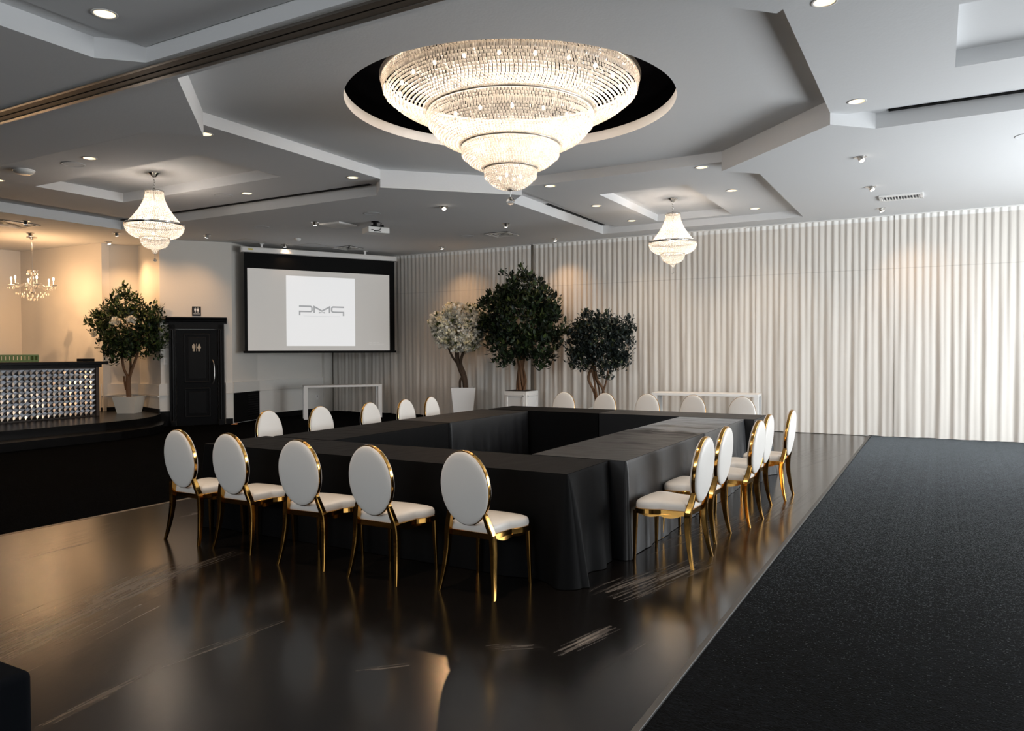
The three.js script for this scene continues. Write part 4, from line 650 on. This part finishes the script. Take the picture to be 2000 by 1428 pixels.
function smallChandelier(label, x, z, yc) {
  const t = thing('basket_chandelier', label, 'chandelier', [x, 0, z]), Y = (d) => yc - d;
  part('canopy', lathe([[0, Y(0.06)], [0.03, Y(0.06)], [0.05, Y(0.035)], [0.085, Y(0.012)], [0.085, Y(0)], [0, Y(0)]], 24), M.chrome, t);
  const links = []; for (let i = 0; i < 4; i++) { const g = new THREE.TorusGeometry(0.017, 0.0035, 6, 14); g.scale(1, 1.5, 1); g.rotateY(i * Math.PI / 2); g.translate(0, Y(0.085 + i * 0.04), 0); links.push(g); } part('chain', clean(links), M.chrome, t);
  part('crown', lathe([[0, Y(0.225)], [0.012, Y(0.225)], [0.02, Y(0.25)], [0.075, Y(0.262)], [0.138, Y(0.268)], [0.142, Y(0.29)], [0.13, Y(0.29)], [0.13, Y(0.28)], [0, Y(0.275)]], 32), M.chrome, t);
  const skirt = []; const n1 = 30; for (let i = 0; i < n1; i++) { const u = i / (n1 - 1), r = 0.128 + 0.262 * Math.pow(u, 1.75), y = Y(0.30 + 0.475 * u); beadRing(skirt, r, y, 0.0125, 0.025 + 0.004 * u, 0.9, 0); }
  beadMesh('crystal_skirt', skirt, t, 7);
  part('main_ring', lathe([[0.395, Y(0.77)], [0.425, Y(0.77)], [0.43, Y(0.785)], [0.425, Y(0.803)], [0.395, Y(0.803)], [0.395, Y(0.77)]], 48), M.chrome, t);
  const bowl = []; for (let i = 0; i < 12; i++) { const u = (i + 0.5) / 12 * Math.PI / 2; beadRing(bowl, 0.20 + 0.215 * Math.cos(u), Y(0.81 + 0.175 * Math.sin(u)), 0.0145, 0.029, 1, 0); } beadMesh('crystal_bowl', bowl, t, 8);
  part('lower_ring', lathe([[0.195, Y(0.975)], [0.212, Y(0.975)], [0.212, Y(0.995)], [0.195, Y(0.995)], [0.195, Y(0.975)]], 40), M.chrome, t);
  const cup = []; for (let i = 0; i < 9; i++) { const u = (i + 0.5) / 9 * Math.PI / 2; beadRing(cup, 0.07 + 0.135 * Math.cos(u), Y(1.0 + 0.145 * Math.sin(u)), 0.0135, 0.027, 1, 0); } for (let i = 0; i < 4; i++) beadRing(cup, 0.06 - 0.013 * i, Y(1.155 + i * 0.022), 0.011, 0.024); beadMesh('crystal_cup', cup, t, 9);
  part('finial', clean([cyl(0.004, 0.004, 0.1, 0, Y(1.26), 0, 8), lathe([[0, Y(1.235)], [0.018, Y(1.225)], [0, Y(1.215)]], 12)]), M.chrome, t); part('crystal_ball', new THREE.IcosahedronGeometry(0.024, 1).translate(0, Y(1.325), 0), M.clearCrystal, t);
  part('stem', cyl(0.012, 0.012, 0.9, 0, Y(0.72), 0, 10), M.chrome, t);
  for (let i = 0; i < 6; i++) { const a = i / 6 * 6.283, r = 0.19, b = part('bulb', bulbGeo(0.022), G_BULB, t); b.position.set(Math.cos(a) * r, Y(0.70), Math.sin(a) * r); lamp(t, Math.cos(a) * r, Y(0.70), Math.sin(a) * r, 0.36); }
  for (let i = 0; i < 2; i++) { const b = part('bulb', bulbGeo(0.02), G_BULB, t); b.position.set(0, Y(0.45 + 0.47 * i), 0.03); lamp(t, 0, Y(0.45 + 0.47 * i), 0.03, 0.2); }
  return t;
}
smallChandelier('crystal basket chandelier hanging in the left ceiling coffer near the bar', -10.42, -7.40, 4.34);
smallChandelier('crystal basket chandelier hanging in front of the curtain at right', -4.14, -13.2, 4.32);
{ // candle chandelier over the bar
  const t = thing('candle_chandelier', 'small six-candle crystal chandelier hanging over the bar', 'chandelier', [-16.71, 0, -8.98]);
  part('canopy', lathe([[0, 4.0], [0.02, 4.0], [0.05, 4.03], [0.1, 4.045], [0.1, 4.06], [0, 4.06]], 24), M.chrome, t); part('chain', tube([[0, 4.0, 0], [0.004, 3.7, 0], [0, 3.36, 0]], 0.005, 12, 6), M.chrome, t);
  part('column', lathe([[0, 2.86], [0.03, 2.88], [0.05, 2.93], [0.02, 2.98], [0.035, 3.03], [0.06, 3.08], [0.03, 3.14], [0.045, 3.2], [0.02, 3.26], [0.1, 3.33], [0.11, 3.36], [0, 3.37]], 20), M.clearCrystal, t);
  for (let i = 0; i < 6; i++) {
    const a = i / 6 * 6.283 + 0.3, c = Math.cos(a), s = Math.sin(a), p = (r, y) => [c * r, y, s * r];
    const arm = part('arm', tube([p(0.04, 3.0), p(0.14, 3.08), p(0.24, 3.02), p(0.33, 2.96), p(0.4, 3.03)], 0.014, 18, 8), M.clearCrystal, t);
    part('candle', clean([cyl(0.012, 0.012, 0.09, c * 0.4, 3.1, s * 0.4, 10), lathe([[0, 3.03], [0.06, 3.04], [0.065, 3.055], [0, 3.05]], 14).translate(c * 0.4, 0, s * 0.4)]), M.white, arm);
    const b = part('flame_bulb', (() => { const g = new THREE.SphereGeometry(0.018, 10, 8); g.scale(1, 2, 1); return g; })(), M.glow(new THREE.Color(1, 0.82, 0.55), 12), t); b.position.set(c * 0.4, 3.18, s * 0.4);
    lamp(t, c * 0.4, 3.18, s * 0.4, 0.9, WARM);
  }
  const L = []; for (let i = 0; i < 6; i++) { const a = i / 6 * 6.283 + 0.3; for (let k = 0; k < 6; k++) { const b = k / 6 * 6.283; L.push([Math.cos(a) * 0.4 + Math.cos(b) * 0.06, 2.98, Math.sin(a) * 0.4 + Math.sin(b) * 0.06, b, 0.012, 2.4]); } } beadRing(L, 0.3, 2.86, 0.014, 0.1, 2.4); beadRing(L, 0.2, 2.8, 0.014, 0.09, 2.4); beadRing(L, 0.09, 2.74, 0.014, 0.09, 2.4); beadRing(L, 0.1, 3.28, 0.012, 0.07, 2.4);
  beadMesh('drops', L, t, 12);
}

// ---------------------------------------------------------------- ceiling fittings
const sideName = { };
function downlight(x, z, label, k = 1) {
  const t = thing('downlight', label, 'downlight', [x, HM, z], 0, 'recessed downlights in the ceiling arms');
  part('trim', lathe([[0.074, 0.0], [0.078, -0.006], [0.092, -0.006], [0.095, 0], [0.074, 0.0]], 28), M.white, t);
  part('reflector', lathe([[0.079, 0.0], [0.072, 0.04], [0.052, 0.085], [0, 0.086]], 28), std({ color: lin(0.85, 0.72, 0.5), roughness: 0.5, side: THREE.DoubleSide }), t);
  part('lamp', cyl(0.045, 0.045, 0.02, 0, 0.068, 0, 20), G_SPOT, t);
  const l = new THREE.SpotLight(new THREE.Color(1, 0.74, 0.5), 7 * k, 0, 1.0, 0.7, 2); l.position.set(0, 0.05, 0); l.target.position.set(0, -3, 0); l.shadow.radius = 2; l.castShadow = true; l.name = 'downlight_lamp'; t.add(l, l.target);
}
const DLL = ['recessed downlight in the left ceiling arm beside the tip of the octagon riser', 'recessed downlight nearest the end of the left partition groove', 'recessed downlight in front of the left coffer beside a round speaker', 'recessed downlight right of the basket chandelier in the left arm', 'recessed downlight at the far left edge of the picture', 'recessed downlight behind the left chandelier', 'recessed downlight cut by the top edge of the picture at right', 'recessed downlight in the right arm beside the octagon corner', 'recessed downlight just right of the great chandelier tip', 'recessed downlight in the back arm left of the white coffer edge', 'recessed downlight nearest the curtain on the left of the right chandelier', 'recessed downlight nearest the octagon in the back arm at right', 'middle recessed downlight right of the back coffer', 'recessed downlight nearest the curtain right of the back coffer', 'large recessed downlight in the near ceiling at top left', 'recessed downlight above the camera in the near arm'];
DL.forEach(([x, z], i) => downlight(x, z, DLL[i], i > 13 ? 2.2 : 1));
function eyeball(x, z, tx, tz, label, k = 1, warm = true) {
  const t = thing('eyeball_spotlight', label, 'spotlight', [x, HL, z], 0, 'adjustable spotlights in the lower ceiling');
  part('ring', lathe([[0.045, -0.001], [0.05, -0.008], [0.075, -0.006], [0.078, 0], [0.045, 0]], 24), M.chrome, t);
  const d = new THREE.Vector3(tx - x, -2.2, tz - z).normalize(), q = new THREE.Quaternion().setFromUnitVectors(new THREE.Vector3(0, -1, 0), d);
  const c = part('barrel', cyl(0.038, 0.038, 0.07, 0, -0.02, 0, 18).applyQuaternion(q), M.nickel, t); part('lens', cyl(0.031, 0.031, 0.012, 0, -0.056, 0, 18).applyQuaternion(q), G_SPOT, c);
  const l = new THREE.SpotLight(warm ? WARM : BULB, 7 * k, 0, 0.9, 1.0, 2); l.position.copy(d.clone().multiplyScalar(0.07)); l.target.position.copy(d.clone().multiplyScalar(3)); l.shadow.radius = 1.5; l.castShadow = true; l.name = 'spotlight_lamp'; t.add(l, l.target);
}
const EY = [
  [-7.32, -10.64, -6.0, -9.5, 'ceiling spotlight in front of the projector, below the octagon edge', 0.5], [-10.28, -10.66, -11, -11.6, 'ceiling spotlight left of the flat white ceiling panel', 0.5], [-13.32, -10.68, -14.3, -10.6, 'ceiling spotlight above the black door', 0.8], [-12.98, -12.5, -13.4, -13.2, 'ceiling spotlight above the left half of the projection screen', 0.12],
  [-7.26, -12.66, -8, -14, 'ceiling spotlight above the square air diffuser near the curtain', 0.5], [-10.14, -14.65, -9.8, -15.0, 'ceiling spotlight close to the curtain above the white blossom tree', 0.8], [-7.29, -14.86, -7.15, -15.05, 'ceiling spotlight close to the curtain right of the tallest tree', 0.7],
  [-0.88, -10.61, 0.2, -10.2, 'ceiling spotlight in the right ceiling, nearest the octagon corner', 0.5], [-0.9, -12.61, 0.2, -12.4, 'middle ceiling spotlight in the right ceiling above the air grille', 0.5], [-0.88, -14.61, 0.0, -14.9, 'ceiling spotlight nearest the curtain in the right ceiling', 0.5],
  [-14.8, -7.85, -16.2, -8.3, 'ceiling spotlight beside the bar air diffuser', 1.7], [-16.17, -8.66, -17.6, -9.6, 'ceiling spotlight beside the canopy of the bar chandelier', 2.2], [-14.68, -9.55, -15.4, -10.6, 'ceiling spotlight left of the left basket chandelier bowl', 1.4], [-15.97, -10.2, -15.3, -10.75, 'ceiling spotlight close to the wall above the tree by the bar', 1.3],
];
EY.forEach((e) => eyeball(...e));
function speaker(x, y, z, label) { const t = thing('ceiling_speaker', label, 'speaker', [x, y, z], 0, 'round ceiling speakers'); part('rim', lathe([[0.125, 0], [0.13, -0.008], [0.145, -0.006], [0.15, 0], [0.125, 0]], 36), M.ceiling, t); part('grille', cyl(0.125, 0.125, 0.006, 0, -0.002, 0, 36), M.ceiling, t); }
[[-10.33, HM, -6.11, 'round ceiling speaker beside the downlight in front of the left coffer'], [-10.26, HM, -8.56, 'round ceiling speaker right of the left chandelier'], [-8.76, HL, -10.51, 'round ceiling speaker above the projector'], [-8.74, HL, -13.57, 'round ceiling speaker right of the projector near the curtain'], [-11.55, HL, -10.52, 'round ceiling speaker between two spotlights above the screen'], [0.9, HL, -10.53, 'round ceiling speaker cut by the right edge of the picture']].forEach((s) => speaker(...s));
{
  const dome = (x, y, z, r, label) => { const t = thing('smoke_detector', label, 'detector', [x, y, z]); part('base', cyl(r, r, 0.02, 0, -0.01, 0, 30), M.plastic, t); part('dome', lathe([[r * 0.92, -0.02], [r * 0.9, -0.035], [r * 0.6, -0.06], [0, -0.066]].reverse(), 30), M.plastic, t); };
  dome(-11.25, HM, -5.95, 0.14, 'large round grey dome fitting on the left arm of the ceiling'); dome(-12.07, HL, -12.0, 0.07, 'small round smoke detector above the projection screen');
  const diffuser = (x, z, s, label) => {
    const t = thing('air_diffuser', label, 'vent', [x, HL, z], 0, 'square ceiling air diffusers');
    for (let i = 0; i < 4; i++) { const w = s * (1 - i * 0.22), q = w / 2, y = -0.004 - (3 - i) * 0.004, a = s * 0.05; part('vane', clean([bx(w, 0.006, a, 0, y, q - a / 2), bx(w, 0.006, a, 0, y, -q + a / 2), bx(a, 0.006, w, q - a / 2, y, 0), bx(a, 0.006, w, -q + a / 2, y, 0)]), i ? M.trim : M.white, t); }
    part('duct', bx(s * 0.96, 0.004, s * 0.96, 0, -0.0005, 0), M.black, t);
  };
  diffuser(-7.96, -13.71, 0.55, 'square ceiling air diffuser between the projector and the curtain'); diffuser(-12.12, -13.66, 0.55, 'square ceiling air diffuser above the projection screen'); diffuser(-15.33, -7.87, 0.7, 'square ceiling air diffuser over the bar at far left');
  const pn = thing('ceiling_panel', 'flat white square panel on the ceiling left of the projector', 'panel', [-10.06, HL, -11.06]); part('frame', rb(0.5, 0.03, 0.5, 0, -0.015, 0, 0.006), M.white, pn); part('lens', rb(0.44, 0.006, 0.44, 0, -0.031, 0), M.trim, pn);
  [[-12.6, -13.0, 'faint square access hatch above the left half of the screen'], [-13.35, -11.75, 'faint square access hatch above the left end of the screen']].forEach(([x, z, l]) => { const h = thing('access_hatch', l, 'hatch', [x, HL, z], 0.0); part('frame', clean([bx(0.6, 0.006, 0.012, 0, -0.002, 0.3), bx(0.6, 0.006, 0.012, 0, -0.002, -0.3), bx(0.012, 0.006, 0.6, 0.3, -0.002, 0), bx(0.012, 0.006, 0.6, -0.3, -0.002, 0)]), M.nickel, h); part('panel', bx(0.57, 0.004, 0.57, 0, -0.001, 0), M.ceiling, h); });
  const gr = thing('air_grille', 'rectangular white air grille with vertical fins in the right ceiling', 'vent', [-0.53, HL, -13.61]);
  part('frame', clean([rb(0.62, 0.03, 0.05, 0, -0.015, 0.18), rb(0.62, 0.03, 0.05, 0, -0.015, -0.18), rb(0.05, 0.03, 0.4, 0.29, -0.015, 0), rb(0.05, 0.03, 0.4, -0.29, -0.015, 0)]), M.white, gr); part('duct', bx(0.55, 0.004, 0.34, 0, -0.001, 0), std({ color: lin(0.1, 0.11, 0.13), roughness: 0.6 }), gr);
  for (let i = 0; i < 13; i++) part('fin', bx(0.008, 0.026, 0.33, -0.25 + i * 0.0417, -0.016, 0), M.white, gr);
}
{
  const w = thing('door_wedge', 'small orange wedge on the black floor right of the restroom door', 'wedge', [-13.66, 0.004, -11.55], 0.5);
  const s = new THREE.Shape(); s.moveTo(0, 0); s.lineTo(0.12, 0); s.lineTo(0.12, 0.035); s.lineTo(0.0, 0.006); const g = new THREE.ExtrudeGeometry(s, { depth: 0.045, bevelEnabled: true, bevelSize: 0.003, bevelThickness: 0.003, bevelSegments: 2 }); part('body', g, std({ color: lin(0.55, 0.2, 0.06), roughness: 0.5 }), w);
}
shade(scene);
renderer.render(scene, camera);
